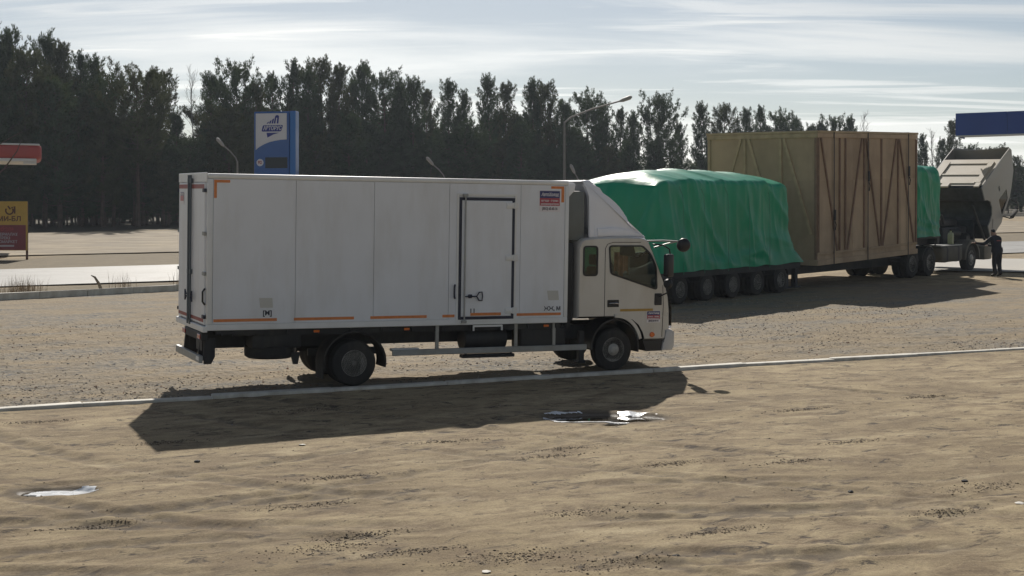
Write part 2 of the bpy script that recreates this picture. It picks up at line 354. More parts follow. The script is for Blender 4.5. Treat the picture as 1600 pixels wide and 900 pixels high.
# puddles of still water
def water_mat():
    m = bpy.data.materials.new('puddle_water'); m.use_nodes = True; t = m.node_tree; n = t.nodes; l = t.links; b = n['Principled BSDF']
    b.inputs['Base Color'].default_value = (.055, .045, .032, 1); b.inputs['Roughness'].default_value = .03; b.inputs['IOR'].default_value = 1.33; b.inputs['Specular IOR Level'].default_value = .8
    co = n.new('ShaderNodeTexCoord'); z = n.new('ShaderNodeTexNoise'); z.inputs['Scale'].default_value = 4; z.inputs['Detail'].default_value = 3; l.new(co.outputs['Object'], z.inputs[0])
    bp = n.new('ShaderNodeBump'); bp.inputs['Strength'].default_value = .06; bp.inputs['Distance'].default_value = .02; l.new(z.outputs[0], bp.inputs['Height']); l.new(bp.outputs[0], b.inputs['Normal']); return m
wat = water_mat()
for i, (cx, cy, ax, ay) in enumerate(PUDDLES):
    b = MB(); n = 40
    b.poly([(cx + 1.5 * ax * math.cos(2 * math.pi * k / n), cy + 1.5 * ay * math.sin(2 * math.pi * k / n), SLOPE * cy - .036) for k in range(n)])
    o = b.build('puddle', wat, None, 0); tag(o, kind='structure')

# roads and far lots, each a sheet a few millimetres above the ground
def sheet(name, pts, m, dz, sub=24):
    """quad strip between two polylines, draped on the yard's slope"""
    a, b2 = pts; mb = MB(); rows = []
    for i in range(sub + 1):
        f = i / sub; p = Vector(a[0]).lerp(Vector(a[1]), f); q = Vector(b2[0]).lerp(Vector(b2[1]), f)
        p += Vector((-(q - p).y, 0)) * 0
        rows.append([mb.bm.verts.new((p.lerp(q, k / 6).x, p.lerp(q, k / 6).y, SLOPE * p.lerp(q, k / 6).y + dz)) for k in range(7)])
    for r0, r1 in zip(rows, rows[1:]):
        for k in range(6): mb.bm.faces.new((r0[k], r0[k + 1], r1[k + 1], r1[k]))
    o = mb.build(name, m, None, 60); return tag(o, kind='structure')
asph = mat('pale_worn_asphalt', (.22, .216, .205), .6, var=.24, vscale=.9, dirt=(.13, .12, .10), dirt_amt=.7, dscale=.5, bump=.2, bscale=5, spec=.35)
conc = mat('forecourt_concrete', (.34, .32, .28), .7, var=.1, vscale=.5, dirt=(.25, .22, .18), dirt_amt=.4, dscale=.3, bump=.1, bscale=12)
palel = mat('pale_dusty_lot', (.30, .25, .18), .85, var=.28, vscale=.35, dirt=(.15, .12, .08), dirt_amt=.85, dscale=.55, bump=.5, bscale=2, spec=.15)
dR = Vector((RX, RY)); nR = Vector((-RY, RX)); E0 = Vector((-14.1, 61.6))
sheet('road', [(E0 - dR * 60 - nR * 10.2, E0 - dR * 60), (E0 + dR * 130 - nR * 10.2, E0 + dR * 130)][0:1] + [(E0 - dR * 60, E0 + dR * 130)] if False else [(E0 - dR * 60 - nR * 10.2, E0 + dR * 130 - nR * 10.2), (E0 - dR * 60, E0 + dR * 130)], asph, .05)
sheet('far_lot', [(E0 - dR * 80 + nR * 11.5, E0 + dR * 90 + nR * 11.5), (E0 - dR * 80 + nR * 45, E0 + dR * 90 + nR * 45)], palel, .06)
sheet('forecourt', [((15.6, 57.5), (40, 50.0)), ((19.5, 67), (46, 62))], conc, .055)

# ------------------------------------------------------------------ kerbs
kerbm = mat('kerb_concrete', (.60, .57, .50), .75, var=.12, vscale=5, dirt=(.30, .25, .18), dirt_amt=.55, dscale=3, bump=.3, bscale=25)
def kerb(p0, p1, n, w, h, rise, skip=()):
    p0, p1 = Vector(p0), Vector(p1); d = p1 - p0; ln = d.length / n
    root = empty('kerb', (p0.x, p0.y, gz(*p0)), (0, 0, math.atan2(d.y, d.x))); tag(root, kind='structure')
    sl = SLOPE * d.y / d.length
    meshes = []
    for v in range(4):
        mb = MB(); mb.box(.004, ln - .004, -w / 2, w / 2, -.25, h, .022, 2)
        for q in mb.bm.verts: q.co += Vector(mnoise.noise_vector(q.co * 5 + Vector((v * 9, 0, 0)))) * .012
        o = mb.build('kerb_stone', kerbm, root, 50); meshes.append(o.data); o_first = o
        if v < 3: bpy.data.objects.remove(o)
    for i in range(n):
        if i in skip: continue
        o = o_first if i == 0 else o_first.copy()
        if i: C.objects.link(o)
        o.data = meshes[(i * 7 + i // 3) % 4]; o.parent = root
        o.location = (i * ln, rnd.uniform(-.02, .02), i * ln * sl + rnd.uniform(-.016, .01)); o.rotation_euler = (rnd.uniform(-.03, .05), -sl + rnd.uniform(-.006, .006), rnd.uniform(-.008, .008))
    return root
kerb(truck_w(-6, KERB_Y), truck_w(24, KERB_Y), 15, .21, .055, 0)
kerb((-24.5, 34.6), (-4.0, 53.0), 18, .22, .20, 0)

# ------------------------------------------------------------------ wheels
def wheel(name, parent, c, r, w, side=-1, dual=False, n=36, hubcol=None, deep=False):
    """tyre and rim, axle along local y, outer face towards side"""
    x, y, z = c; s = side
    root = empty(name, c); root.parent = parent
    rr = r * .56
    prof = [(rr, -w / 2), (rr * 1.08, -w / 2 + .005), (r * .88, -w / 2 - .004), (r * .96, -w / 2 + .012), (r, -w / 2 + .035)]
    for g in (-.22, 0, .22): prof += [(r, w * g - .012), (r - .014, w * g - .008), (r - .014, w * g + .008), (r, w * g + .012)]
    prof += [(r, w / 2 - .035), (r * .96, w / 2 - .012), (r * .88, w / 2 + .004), (rr * 1.08, w / 2 - .005), (rr, w / 2)]
    t = MB(); t.lathe(prof, (0, 0, 0), 'y', n)
    if dual: t.lathe(prof, (0, -s * (w + .05), 0), 'y', n)
    t.build('tyre', rubber, root, 40)
    ri = MB(); o = s * w / 2
    if deep: pr = [(rr * 1.02, o), (rr * .93, o - s * .015), (rr * .86, o - s * .10), (rr * .55, o - s * .12), (rr * .5, o - s * .05), (rr * .44, o - s * .01), (rr * .2, o), (.001, o)]
    else: pr = [(rr * 1.02, o), (rr * .93, o - s * .015), (rr * .82, o - s * .06), (rr * .70, o - s * .02), (rr * .42, o + s * .01), (rr * .36, o + s * .04), (rr * .30, o + s * .05), (.001, o + s * .05)]
    ri.lathe(pr, (0, 0, 0), 'y', n); ri.build('rim', hubcol or rimm, root, 40)
    nb = MB()
    for k in range(6):
        a = k * math.pi / 3 + .2; q = rr * (.66 if not deep else .70); yy = o - s * (.03 if not deep else .115)
        nb.cyl((q * math.cos(a), yy, q * math.sin(a)), (q * math.cos(a), yy + s * .025, q * math.sin(a)), .022, 6)
    nb.build('wheel_nuts', black, root, 0)
    return root

# ------------------------------------------------------------------ white delivery truck
T = empty('delivery_truck', TO, (.037, 0, TH))
tag(T, 'white refrigerated box truck with champagne cab parked along the kerb', 'truck')
BL, BW, B0, B1 = 6.5, 2.215, 1.03, 3.576
FACE = R(90), 0, 0
FX = R(90), 0, R(-90)       # text facing backwards
b = MB(); b.box(.05, BL - .05, .03, BW - .03, B0 + .03, B1 - .04); b.build('cargo_box', white2, T)
b = MB(); b.box(0, BL, 0, .12, B1 - .085, B1, .03, 3); b.box(0, BL, BW - .12, BW, B1 - .085, B1, .03, 3); b.box(.02, BL - .02, .121, BW - .121, B1 - .05, B1 - .005); b.build('roof_rail', white2, T)
b = MB(); b.box(0, BL, 0, .1, B0, B0 + .1, .008); b.box(0, BL, BW - .1, BW, B0, B0 + .1, .008); b.build('floor_rail', white2, T)
for x0, x1 in ((0, .09), (BL - .075, BL)):
    for y0, y1 in ((0, .1), (BW - .1, BW)): b = MB(); b.box(x0, x1, y0, y1, B0 + .101, B1 - .086, .01, 2); b.build('corner_post', white2, T)
PX = [.092, 1.468, 2.83, 4.197, 5.551, BL - .077]
for i in range(5):
    a0, a1 = PX[i] + .004, PX[i + 1] - .004
    if i == 3:
        b = MB(); b.holed([(a0, B0 + .103), (a1, B0 + .103), (a1, B1 - .088), (a0, B1 - .088)], [[(4.37, 1.12), (5.43, 1.12), (5.43, 3.255), (4.37, 3.255)]], .010, .03)
    else: b = MB(); b.box(a0, a1, .010, .03, B0 + .103, B1 - .088, .003)
    b.build('side_panel', white, T)
    b = MB(); b.box(a0, a1, BW - .03, BW - .01, B0 + .103, B1 - .088, .003); b.build('side_panel', white, T)
b = MB(); b.box(BL - .05, BL - .012, .1, BW - .1, B0 + .05, B1 - .06); b.build('front_panel', white, T)
# side door
def ring(x0, x1, z0, z1, w): return [(x0, z0), (x1, z0), (x1, z1), (x0, z1)], [[(x0 + w, z0 + w), (x1 - w, z0 + w), (x1 - w, z1 - w), (x0 + w, z1 - w)]]
b = MB(); o_, h_ = ring(4.335, 5.465, 1.088, 3.322, .035); b.holed(o_, h_, -.012, .012); b.build('door_frame', white2, T)
b = MB(); o_, h_ = ring(4.372, 5.428, 1.124, 3.252, .05); b.holed(o_, h_, -.018, .02); b.build('door_seal', navy, T)
door = MB(); door.box(4.424, 5.376, -.022, .02, 1.176, 3.200, .006); door = door.build('side_door', white, T)
b = MB(); b.cyl((4.475, -.05, 1.1), (4.475, -.05, 3.30), .014, 10)
for z in (1.09, 3.29): b.box(4.43, 4.52, -.06, -.012, z - .025, z + .025, .006)
b.build('lock_rod', steel, door)
for z in (1.27, 2.2, 3.12):
    b = MB(); b.box(5.255, 5.40, -.042, -.0225, z - .05, z + .05, .008, 2); b.box(5.27, 5.37, -.05, -.042, z - .02, z + .02, .003); b.box(5.43, 5.49, -.034, -.0125, z - .06, z + .06, .006); b.cyl((5.415, -.035, z - .055), (5.415, -.035, z + .055), .017, 10); b.build('hinge', white2, door)
    b = MB(); b.box(4.44, 4.51, -.036, -.0225, z - .06, z + .06, .006); b.build('rod_guide', white2, door)
b = MB(); b.tube([(4.60, -.06, 1.53), (4.70, -.06, 1.53), (4.745, -.06, 1.60), (4.80, -.06, 1.605), (4.81, -.06, 1.53), (4.80, -.06, 1.455), (4.745, -.06, 1.46), (4.70, -.06, 1.53)], .012, 8); b.box(4.55, 4.62, -.055, -.0225, 1.50, 1.565, .008); b.cyl((4.485, -.05, 1.53), (4.56, -.05, 1.53), .011); b.build('door_handle', navy, door)
b = MB(); b.tube([(4.31, -.008, 1.50), (4.285, -.05, 1.53), (4.28, -.055, 1.6), (4.285, -.05, 1.70), (4.31, -.008, 1.73)], .016, 8); b.build('grab_handle', navy, T)
b = MB()
for x in (4.60, 4.66): b.box(x, x + .018, -.0245, -.0222, 1.235, 1.315)
b.build('marking', navy, door)
# reflective tape
Z0, Z1 = 1.168, 1.215
for x0, x1 in ((.11, 1.16), (1.45, 2.49), (2.78, 3.80), (4.09, 4.315), (5.50, 6.37)):
    b = MB(); b.box(x0, x1, .0065, .0095, Z0, Z1); b.build('reflective_tape', orange, T)
b = MB(); b.box(4.60, 5.18, -.0255, -.0222, 1.19, 1.24); b.build('reflective_tape', orange, door)
b = MB(); b.prism([(.105, 3.475), (.365, 3.475), (.365, 3.43), (.15, 3.43), (.15, 3.18), (.105, 3.18)], .0065, .0095); b.build('corner_tape', orange, T)
b = MB(); b.prism([(6.40, 3.475), (6.14, 3.475), (6.14, 3.43), (6.345, 3.43), (6.345, 3.19), (6.40, 3.19)], .0065, .0095); b.build('corner_tape', orange, T)
# stickers
sblue = mat('sticker_blue', (.035, .04, .16), .35); sred = mat('sticker_red', (.42, .05, .07), .35); swhite = mat('sticker_white', (.78, .74, .76), .4); sink = mat('sticker_ink', (.06, .04, .06), .5)
def sticker(parent, x0, x1, z0, z1, y, txt=True):
    w, h = x1 - x0, z1 - z0
    q = MB(); q.box(x0, x1, y - .002, y, z0, z1); st = q.build('sticker', swhite, parent)
    a = z0 + h * .28; m_ = z0 + h * .64
    q = MB(); q.box(x0 + .03 * w, x1 - .03 * w, y - .0035, y - .0022, m_, z1 - .03 * h); q.build('sticker_band', sblue, st)
    q = MB(); q.box(x0 + .03 * w, x1 - .03 * w, y - .0035, y - .0022, a, m_ - .001); q.build('sticker_band', sred, st)
    cx = (x0 + x1) / 2
    text('АвтоХолод', h * .22, 'lettering', swhite, st, (cx, y - .0045, z0 + h * .80), FACE, .002, .3, xs=w * .84 / (h * .22 * 5.6))
    text('аренда · сервис', h * .14, 'lettering', swhite, st, (cx, y - .0045, z0 + h * .52), FACE, .001, xs=w * .8 / (h * .14 * 7.6))
    text('рефрижераторов', h * .13, 'lettering', swhite, st, (cx, y - .0045, z0 + h * .36), FACE, .001, xs=w * .85 / (h * .13 * 8.4))
    text('(3012) 65-65-16', h * .17, 'lettering', sink, st, (cx, y - .0035, z0 + h * .14), FACE, .002, xs=w * .86 / (h * .17 * 7.8))
sticker(T, 5.905, 6.325, 3.02, 3.40, .0075)
# document pockets and dimension marks
clearm = mat('grey_pocket', (.58, .57, .53), .35)
for (x0, x1, z0, z1, sk) in ((.86, 1.08, 1.39, 1.55, .02), (6.09, 6.31, 1.44, 1.61, .03)):
    b = MB(); b.prism([(x0 + sk, z0), (x1 + sk * .6, z0), (x1, z1), (x0, z1)], .0060, .0095); b.build('document_pocket', clearm, T)
text('[M]', .11, 'marking', navy, T, (1.0, .008, 1.30), FACE, .003)
text('ЖЖ, М', .10, 'marking', navy, T, (6.2, .008, 1.285), FACE, .003)
# rear doors
b = MB(); b.box(-.02, .0, .0, BW, B1 - .14, B1 + .015, .006); b.build('rear_header', white2, T)
for y0, y1 in ((.09, 1.09), (1.125, BW - .09)):
    d = MB(); d.box(-.03, .05, y0, y1, 1.12, B1 - .15, .008); d = d.build('rear_door', white, T)
    q = MB(); q.box(-.034, -.0305, y0 + .03, y1 - .03, 3.33, 3.40); q.build('reflective_tape', redt, d)
    q = MB(); q.box(-.034, -.0305, y0 + .03, y1 - .03, 1.16, 1.215); q.build('reflective_tape', redt, d)
    yr = y1 - .07 if y0 < .5 else y0 + .07
    q = MB(); q.cyl((-.06, yr, 1.06), (-.06, yr, B1 - .02), .018, 10); q.box(-.075, -.03, yr - .04, yr + .04, 1.06, 1.13, .005); q.box(-.075, -.03, yr - .04, yr + .04, 1.9, 1.98, .005); q.box(-.075, -.03, yr - .04, yr + .04, 3.42, 3.5, .005); q.build('lock_rod', mat('dark_rod', (.10, .12, .14), .4, .5), d)
    yh = yr - .18 if y0 < .5 else yr + .18
    q = MB(); q.tube([(-.05, yr, 1.55), (-.07, (yr + yh) / 2, 1.55), (-.07, yh, 1.62), (-.07, yh, 1.45), (-.07, (yr + yh) / 2, 1.52)], .013, 8); q.build('door_handle', navy, d)
    ye = .05 if y0 < .5 else BW - .05
    for z in (1.25, 1.95, 2.6, 3.3):
        q = MB(); q.box(-.045, -.005, min(ye, (ye + y0 * 0 + (.2 if y0 < .5 else BW - .2))), max(ye, (.2 if y0 < .5 else BW - .2)), z - .03, z + .03, .005); q.build('hinge', navy if z in (1.25, 3.3) else steel, d)
b = MB(); b.tube([(-.02, .07, 1.45), (-.06, .05, 1.5), (-.06, .05, 1.66), (-.02, .07, 1.71)], .016, 8); b.build('grab_handle', blackp, T)
st = MB(); st.box(-.037, -.0345, 1.70, 1.99, 3.06, 3.28); st = st.build('sticker', swhite, T)
q = MB(); q.box(-.0395, -.0375, 1.715, 1.975, 3.21, 3.268); q.build('sticker_band', sblue, st)
q = MB(); q.box(-.0395, -.0375, 1.715, 1.975, 3.12, 3.208); q.build('sticker_band', sred, st)
text('АвтоХолод', .05, 'lettering', swhite, st, (-.0405, 1.845, 3.24), FX, .001, .3)
b = MB(); b.box(-.06, .02, .02, BW - .02, 1.0, 1.10, .01); b.build('rear_sill', white2, T)
b = MB(); b.box(-.07, .03, .06, 1.4, .86, .995, .01); b.box(-.02, .0, .25, .7, .68, .86); b.build('light_bar', black, T)
for y in (.12, 1.30):
    b = MB(); b.box(-.085, -.071, y, y + .22, .885, .965, .01); b.build('tail_lamp', lens_r, T)
b = MB(); b.box(-.10, -.04, .08, 1.98, .50, .62, .006); b.build('rear_bumper', steel, T)
for y in (.42, 1.55):
    b = MB(); b.prism([(-.04, .5), (.18, .5), (.22, .62), (.22, 1.02), (.0, 1.02), (-.04, .64)], y, y + .05); b.build('bumper_bracket', black, T)
b = MB(); b.prism([(-.02, .48), (.10, .48), (.16, .60), (.16, .9), (-.02, .9)], .09, .13); b.build('mud_guard_plate', black, T)
b = MB(); b.box(-.105, -.101, .1, .32, .54, .60); b.build('number_plate', white2, T)
# chassis
b = MB()
for y in (.62, 1.52): b.box(.05, 8.2, y, y + .07, .68, .93, .006)
for x in (.3, 1.7, 3.4, 4.8, 6.2, 7.2): b.box(x, x + .08, .69, 1.52, .72, .88)
b.build('chassis_frame', black, T)
for i in range(12):
    x = .25 + i * .55
    if i < 12: b = MB(); b.box(x, x + .07, .06, BW - .06, .935, 1.028); b.build('floor_beam', black, T)
b = MB(); b.box(.45, 6.4, .10, .16, .92, 1.027); b.box(.16, 1.0, .04, .08, .96, 1.026); b.build('sub_rail', black, T)
sp = empty('spare_wheel', (1.17, .52, .63)); sp.parent = T; sp.rotation_euler = (R(90), 0, 0)
b = MB(); b.lathe([(.2, -.11), (.36, -.115), (.41, -.08), (.415, 0), (.41, .08), (.36, .115), (.2, .11)], (0, 0, 0), 'y', 30); b.build('tyre', rubber, sp)
b = MB(); b.lathe([(.2, -.06), (.2, .06), (.001, .06)], (0, 0, 0), 'y', 24); b.build('rim', rimm, sp)
b = MB(); b.box(.78, 1.62, .14, .60, .70, .94, .03, 2); b.build('spare_carrier', black, T)
b = MB(); b.prism([(1.45, .62), (1.62, .62), (1.58, .42), (1.5, .42)], .2, .24); b.build('mud_flap', blackp, T)
RWX, FWX = 2.53, 7.53
wheel('rear_wheel', T, (RWX, .20, .415), .392, .215, -1, True, deep=True)
wheel('rear_wheel', T, (RWX, BW - .20, .435), .392, .215, 1, True, deep=True)
wheel('front_wheel', T, (FWX, .26, .50), .388, .215, -1)
wheel('front_wheel', T, (FWX, BW - .26, .51), .388, .215, 1)
b = MB(); b.cyl((RWX, .3, .42), (RWX, 1.9, .43), .09, 12); b.lathe([(.02, -.18), (.16, -.12), (.2, 0), (.16, .12), (.02, .18)], (RWX, 1.1, .43), 'y', 18); b.cyl((FWX, .35, .46), (FWX, 1.85, .48), .06, 10); b.build('axle', black, T)
b = MB(); b.box(1.9, 3.2, .70, .76, .5, .62); b.box(1.9, 3.2, 1.45, 1.51, .5, .62); b.build('leaf_spring', black, T)
for y0, y1 in ((.04, .50), (BW - .5, BW - .04)):
    b = MB(); a = [(RWX + .56 * math.cos(t), .44 + .52 * math.sin(t)) for t in [R(v) for v in range(-12, 193, 12)]]; bb = [(RWX + .535 * math.cos(t), .44 + .495 * math.sin(t)) for t in [R(v) for v in range(192, -13, -12)]]
    b.prism(a + bb, y0, y1); b.build('mudguard', rubber, T)
b = MB(); b.box(RWX - .56, RWX - .545, .06, .48, .17, .40); b.build('mud_flap', rubber, T)
# side guard, tank, step
b = MB(); b.box(3.2, 6.93, .05, .085, .52, .625, .008); b.build('side_guard', steel, T)
for x in (4.03, 5.53, 6.28):
    b = MB(); b.box(x - .03, x + .03, .086, .12, .53, 1.025); b.build('guard_post', steel, T)
b = MB(); b.box(3.2, 3.7, .09, .2, .60, .64); b.build('tool_bar', white2, T)
b = MB(); b.box(4.5, 5.5, .06, .22, .44, .50, .01); b.box(4.55, 4.58, .07, .1, .5, .53); b.box(5.42, 5.45, .07, .1, .5, .53); b.build('side_step', black, T)
b = MB(); b.lathe([(.02, -.4), (.2, -.4), (.22, -.37), (.22, .37), (.2, .4), (.02, .4)], (5.0, .38, .76), 'x', 22); b.build('air_tank', black, T)
b = MB(); b.box(5.65, 6.55, .14, .58, .55, .95, .05, 3); b.build('fuel_tank', black, T)
b = MB(); b.box(4.68, 5.24, .02, .06, .985, 1.02, .004); b.box(4.68, 4.70, .02, .06, .92, .985); b.box(5.22, 5.24, .02, .06, .92, .985); b.build('step_bracket', white2, T)
for x in (1.8, 3.4, 6.05):
    b = MB(); b.box(x, x + .1, .03, .05, .96, 1.0, .005); b.build('side_marker', lens_o, T)
# cooling unit between box and cab
b = MB(); b.box(BL - .01, 6.93, .22, BW - .22, 2.50, 3.40, .03, 2); b.build('cooling_unit', mat('unit_grey', (.16, .17, .16), .5, var=.15, vscale=2), T)
b = MB(); b.prism([(BL + .001, 3.28), (6.54, 3.28), (6.66, 3.40), (6.68, 3.52), (6.64, 3.545), (BL + .001, 3.545)], .10, BW - .10, bev=.02); b.build('unit_hood', deflm, T)
b = MB(); b.box(6.52, 6.70, .16, .36, 1.05, 2.45, .03, 2); b.cyl((6.62, .28, .9), (6.62, .28, 2.2), .07, 12); b.build('air_intake', black, T)
# cab
CY0, CY1 = .07, 2.13
prof = [(6.735, 1.09), (6.735, 2.36), (6.775, 2.48), (6.86, 2.545), (7.1, 2.57), (7.6, 2.585), (8.02, 2.575), (8.14, 2.545), (8.21, 2.48), (8.30, 2.30), (8.44, 1.98), (8.58, 1.66), (8.64, 1.45), (8.67, 1.2), (8.675, .90), (8.66, .70), (8.55, .66), (8.11, .66), (8.06, .80), (7.98, .93), (7.86, 1.02), (7.70, 1.075), (7.55, 1.09), (7.2, 1.09)]
def shrink(p, d):
    n = len(p); out = []
    for i in range(n):
        a = Vector(p[i - 1]); q = Vector(p[i]); c = Vector(p[(i + 1) % n]); e1 = (q - a).normalized(); e2 = (c - q).normalized()
        n1 = Vector((e1.y, -e1.x)); n2 = Vector((e2.y, -e2.x)); nn = (n1 + n2); nn = nn / max(.4, nn.length_squared / 2) / 1; out.append((q.x + nn.x * d, q.y + nn.y * d))
    return out
def rnd_poly(pts, r=.05, k=4):
    out = []; n = len(pts)
    for i in range(n):
        a, p, c = Vector(pts[i - 1]), Vector(pts[i]), Vector(pts[(i + 1) % n]); A = p + (a - p).normalized() * min(r, (a - p).length * .45); B_ = p + (c - p).normalized() * min(r, (c - p).length * .45)
        for j in range(k + 1): t = j / k; q = A.lerp(p, t).lerp(p.lerp(B_, t), t); out.append((q.x, q.y))
    return out
win1 = rnd_poly([(6.845, 1.87), (7.125, 1.87), (7.125, 2.40), (6.845, 2.40)], .06)
win2 = rnd_poly([(7.40, 1.90), (8.375, 1.60), (8.35, 2.02), (8.23, 2.26), (8.06, 2.41), (7.365, 2.41)], .06)
inner = shrink(prof, .035)
insd = 1 if all(True for _ in [0]) else 0
cx_ = sum(p[0] for p in prof) / len(prof)
if max(p[0] for p in inner) > max(p[0] for p in prof): inner = shrink(prof, -.035)
def cabshell(seg_lo, seg_hi, name, m, hole=None):
    """strip of the cab's skin between two profile indices"""
    q = MB(); ys = [CY0 + .004, CY0 + .03, CY0 + .07, CY1 - .07, CY1 - .03, CY1 - .004]; ks = [1, .35, 0, 0, .35, 1]
    rows = []
    for i in range(seg_lo, seg_hi + 1):
        i_ = i % len(prof); a, c = Vector(prof[i_]), Vector(inner[i_])
        rows.append([q.bm.verts.new((a.lerp(c, k).x, y, a.lerp(c, k).y)) for y, k in zip(ys, ks)])
    for r0, r1 in zip(rows, rows[1:]):
        for k in range(5): q.bm.faces.new((r0[k], r0[k + 1], r1[k + 1], r1[k]))
    return q.build(name, m, T, 50)
cabshell(8, 11, 'windscreen', glass)
cabshell(11, 17, 'front_panel', cabm); cabshell(0, 8, 'cab_roof', cabm); cabshell(17, 24, 'wheel_arch', blackp)
for y0, y1 in ((CY0, CY0 + .03), (CY1 - .03, CY1)):
    q = MB(); q.holed(inner, [win1, win2], y0, y1); q.build('cab_side', cabm, T, 30)
for y, s in ((CY0, -1), (CY1, 1)):
    for w_ in (win1, win2):
        q = MB(); y0, y1 = (y - .012, y + .012) if s < 0 else (y - .012, y + .012)
        q.holed(shrink(w_, .012) if max(p[0] for p in shrink(w_, .012)) > max(p[0] for p in w_) else shrink(w_, -.012), [shrink(w_, -.018) if max(p[0] for p in shrink(w_, -.018)) < max(p[0] for p in w_) else shrink(w_, .018)], y0, y1); wf = q.build('window_seal', blackp, T)
        q = MB(); q.prism(w_, y - .003, y + .003); q.build('window_pane', glass, wf, 0)
# door seams, arch trim, handle, lamp, vents
seam = mat('panel_gap', (.03, .028, .026), .8)
b = MB(); b.tube([(7.285, CY0 - .001, 1.10), (7.285, CY0 - .001, 2.36), (7.33, CY0 - .001, 2.44), (7.45, CY0 - .001, 2.475), (8.02, CY0 - .001, 2.475)], .006, 5); b.tube([(8.50, CY0 - .001, 1.68), (8.52, CY0 - .001, 1.3), (8.50, CY0 - .001, .72)], .006, 5); b.build('door_gap', seam, T)
b = MB(); a = [(FWX + .56 * math.cos(R(t)) * .98, .56 + .60 * math.sin(R(t))) for t in range(14, 95, 8)]; c = [(FWX + .50 * math.cos(R(t)) * .98, .55 + .545 * math.sin(R(t))) for t in range(94, 13, -8)]
b.prism(a + c, CY0 - .03, CY0 + .02, bev=.006); b.build('arch_lip', cabm, T)
b = MB(); a = [(FWX + .50 * math.cos(R(t)), .54 + .53 * math.sin(R(t))) for t in range(-10, 185, 10)]; c = [(FWX + .47 * math.cos(R(t)), .54 + .50 * math.sin(R(t))) for t in range(184, -11, -10)]
b.prism(a + c, CY0 + .02, .60); b.build('arch_liner', blackp, T)
b = MB(); b.box(7.345, 7.58, CY0 - .006, CY0 - .0005, 1.29, 1.42, .006); hb = b.build('handle_recess', blackp, T)
b = MB(); b.tube([(7.375, CY0 - .02, 1.352), (7.42, CY0 - .03, 1.36), (7.52, CY0 - .03, 1.36), (7.56, CY0 - .02, 1.352)], .013, 8); b.build('door_handle', mat('chrome', (.7, .7, .7), .2, 1), hb)
b = MB(); b.box(8.33, 8.48, CY0 - .012, CY0 - .0005, 1.31, 1.53, .01); b.build('corner_vent', blackp, T)
b = MB(); b.box(7.61, 8.30, CY0 - .0035, CY0 - .0005, 1.205, 1.25); b.build('reflective_tape', yellowt, T)
sticker(T, 8.17, 8.46, .99, 1.205, CY0 - .001)
b = MB(); b.lathe([(.001, -.012), (.04, -.01), (.05, 0), (.05, .01)], (8.29, CY0 - .005, .765), 'y', 16); o = b.build('indicator', lens_o, T); o.scale = (1, 1, 1)
b = MB(); b.box(8.24, 8.34, CY0 - .008, CY0 - .0005, .74, .79, .012, 2); b.build('indicator', lens_o, T)
# front bumper, lower skirt
b = MB(); b.prism([(8.50, .47), (8.72, .47), (8.76, .55), (8.76, .80), (8.70, .85), (8.57, .85), (8.57, .66), (8.52, .62)], CY0 - .02, CY1 + .02, bev=.02); b.build('front_bumper', mat('bumper_silver', (.52, .51, .50), .45, var=.05), T)
b = MB(); b.prism([(8.10, .659), (8.52, .659), (8.52, .46), (8.18, .46)], CY0 + .01, CY1 - .01); b.build('lower_skirt', blackp, T)
b = MB(); b.prism([(8.675, .86), (8.71, .90), (8.70, 1.25), (8.66, 1.42), (8.675, 1.2)], CY0 + .01, CY0 + .30); b.build('headlamp', glass_mat('lamp_glass', (.8, .8, .8)), T)
b = MB(); b.box(6.80, 6.90, .10, .2, .30, .86); b.box(6.78, 6.92, .08, .3, .28, .32, .01); b.build('cab_step', black, T)
# roof deflector: fins and sloped face
front = [(6.83, 3.575), (6.85, 3.60), (6.98, 3.60), (7.06, 3.55), (7.15, 3.44), (7.24, 3.375), (7.37, 3.30), (7.50, 3.205), (7.60, 3.115), (7.68, 3.02), (7.755, 2.945), (7.80, 2.85), (7.83, 2.735), (7.86, 2.70), (8.02, 2.645), (8.13, 2.60), (8.155, 2.575), (8.15, 2.55)]
back = [(7.0, 2.55), (6.985, 2.60), (6.975, 3.0), (6.96, 3.3), (6.93, 3.48), (6.88, 3.54)]
def lean(m_, sg):
    for v in m_.bm.verts:
        k = max(0, (v.co.z - 2.55) / 1.05); fx = max(0, min(1, (v.co.x - 6.98) / 1.1)); q_ = .16 * k ** 1.3 + .10 * fx ** 2 * (1 - k); v.co.y += sg * q_; v.co.x += .56 * q_
    return m_
dfl = MB(); dfl.prism(front + back, .135, .215, bev=.035); lean(dfl, 1); dfl = dfl.build('roof_deflector', deflm, T, 50)
b = MB(); b.prism(front + back, 1.985, 2.065, bev=.035); lean(b, -1); b.build('deflector_fin', deflm, dfl, 50)
b = MB(); inn = [(x - .03, z - .025) for x, z in front[1:]]; rows = [[b.bm.verts.new((x + .09 * max(0, (z - 2.55) / 1.05) ** 1.3, y, z)) for y in (.20 + .15 * max(0, (z - 2.55) / 1.05), .5, 1.7, 2.0 - .15 * max(0, (z - 2.55) / 1.05))] for x, z in front[1:] + inn[::-1]]
for i in range(len(rows)):
    r0, r1 = rows[i], rows[(i + 1) % len(rows)]
    for k in range(3): b.bm.faces.new((r0[k], r0[k + 1], r1[k + 1], r1[k]))
b.build('deflector_face', deflm, dfl, 45)
b = MB(); b.tube([(7.10, .134, 2.60), (7.11, .18, 3.0), (7.15, .25, 3.40)], .014, 6); b.prism([(7.15, 2.72), (7.45, 2.74), (7.78, 2.70), (8.02, 2.63), (8.0, 2.59), (7.15, 2.59)], .115, .16, bev=.006); lean(b, 1); b.build('deflector_rib', deflm, dfl)
b = MB(); b.box(6.93, 8.1, .16, 2.04, 2.522, 2.552); b.build('deflector_gasket', blackp, T)
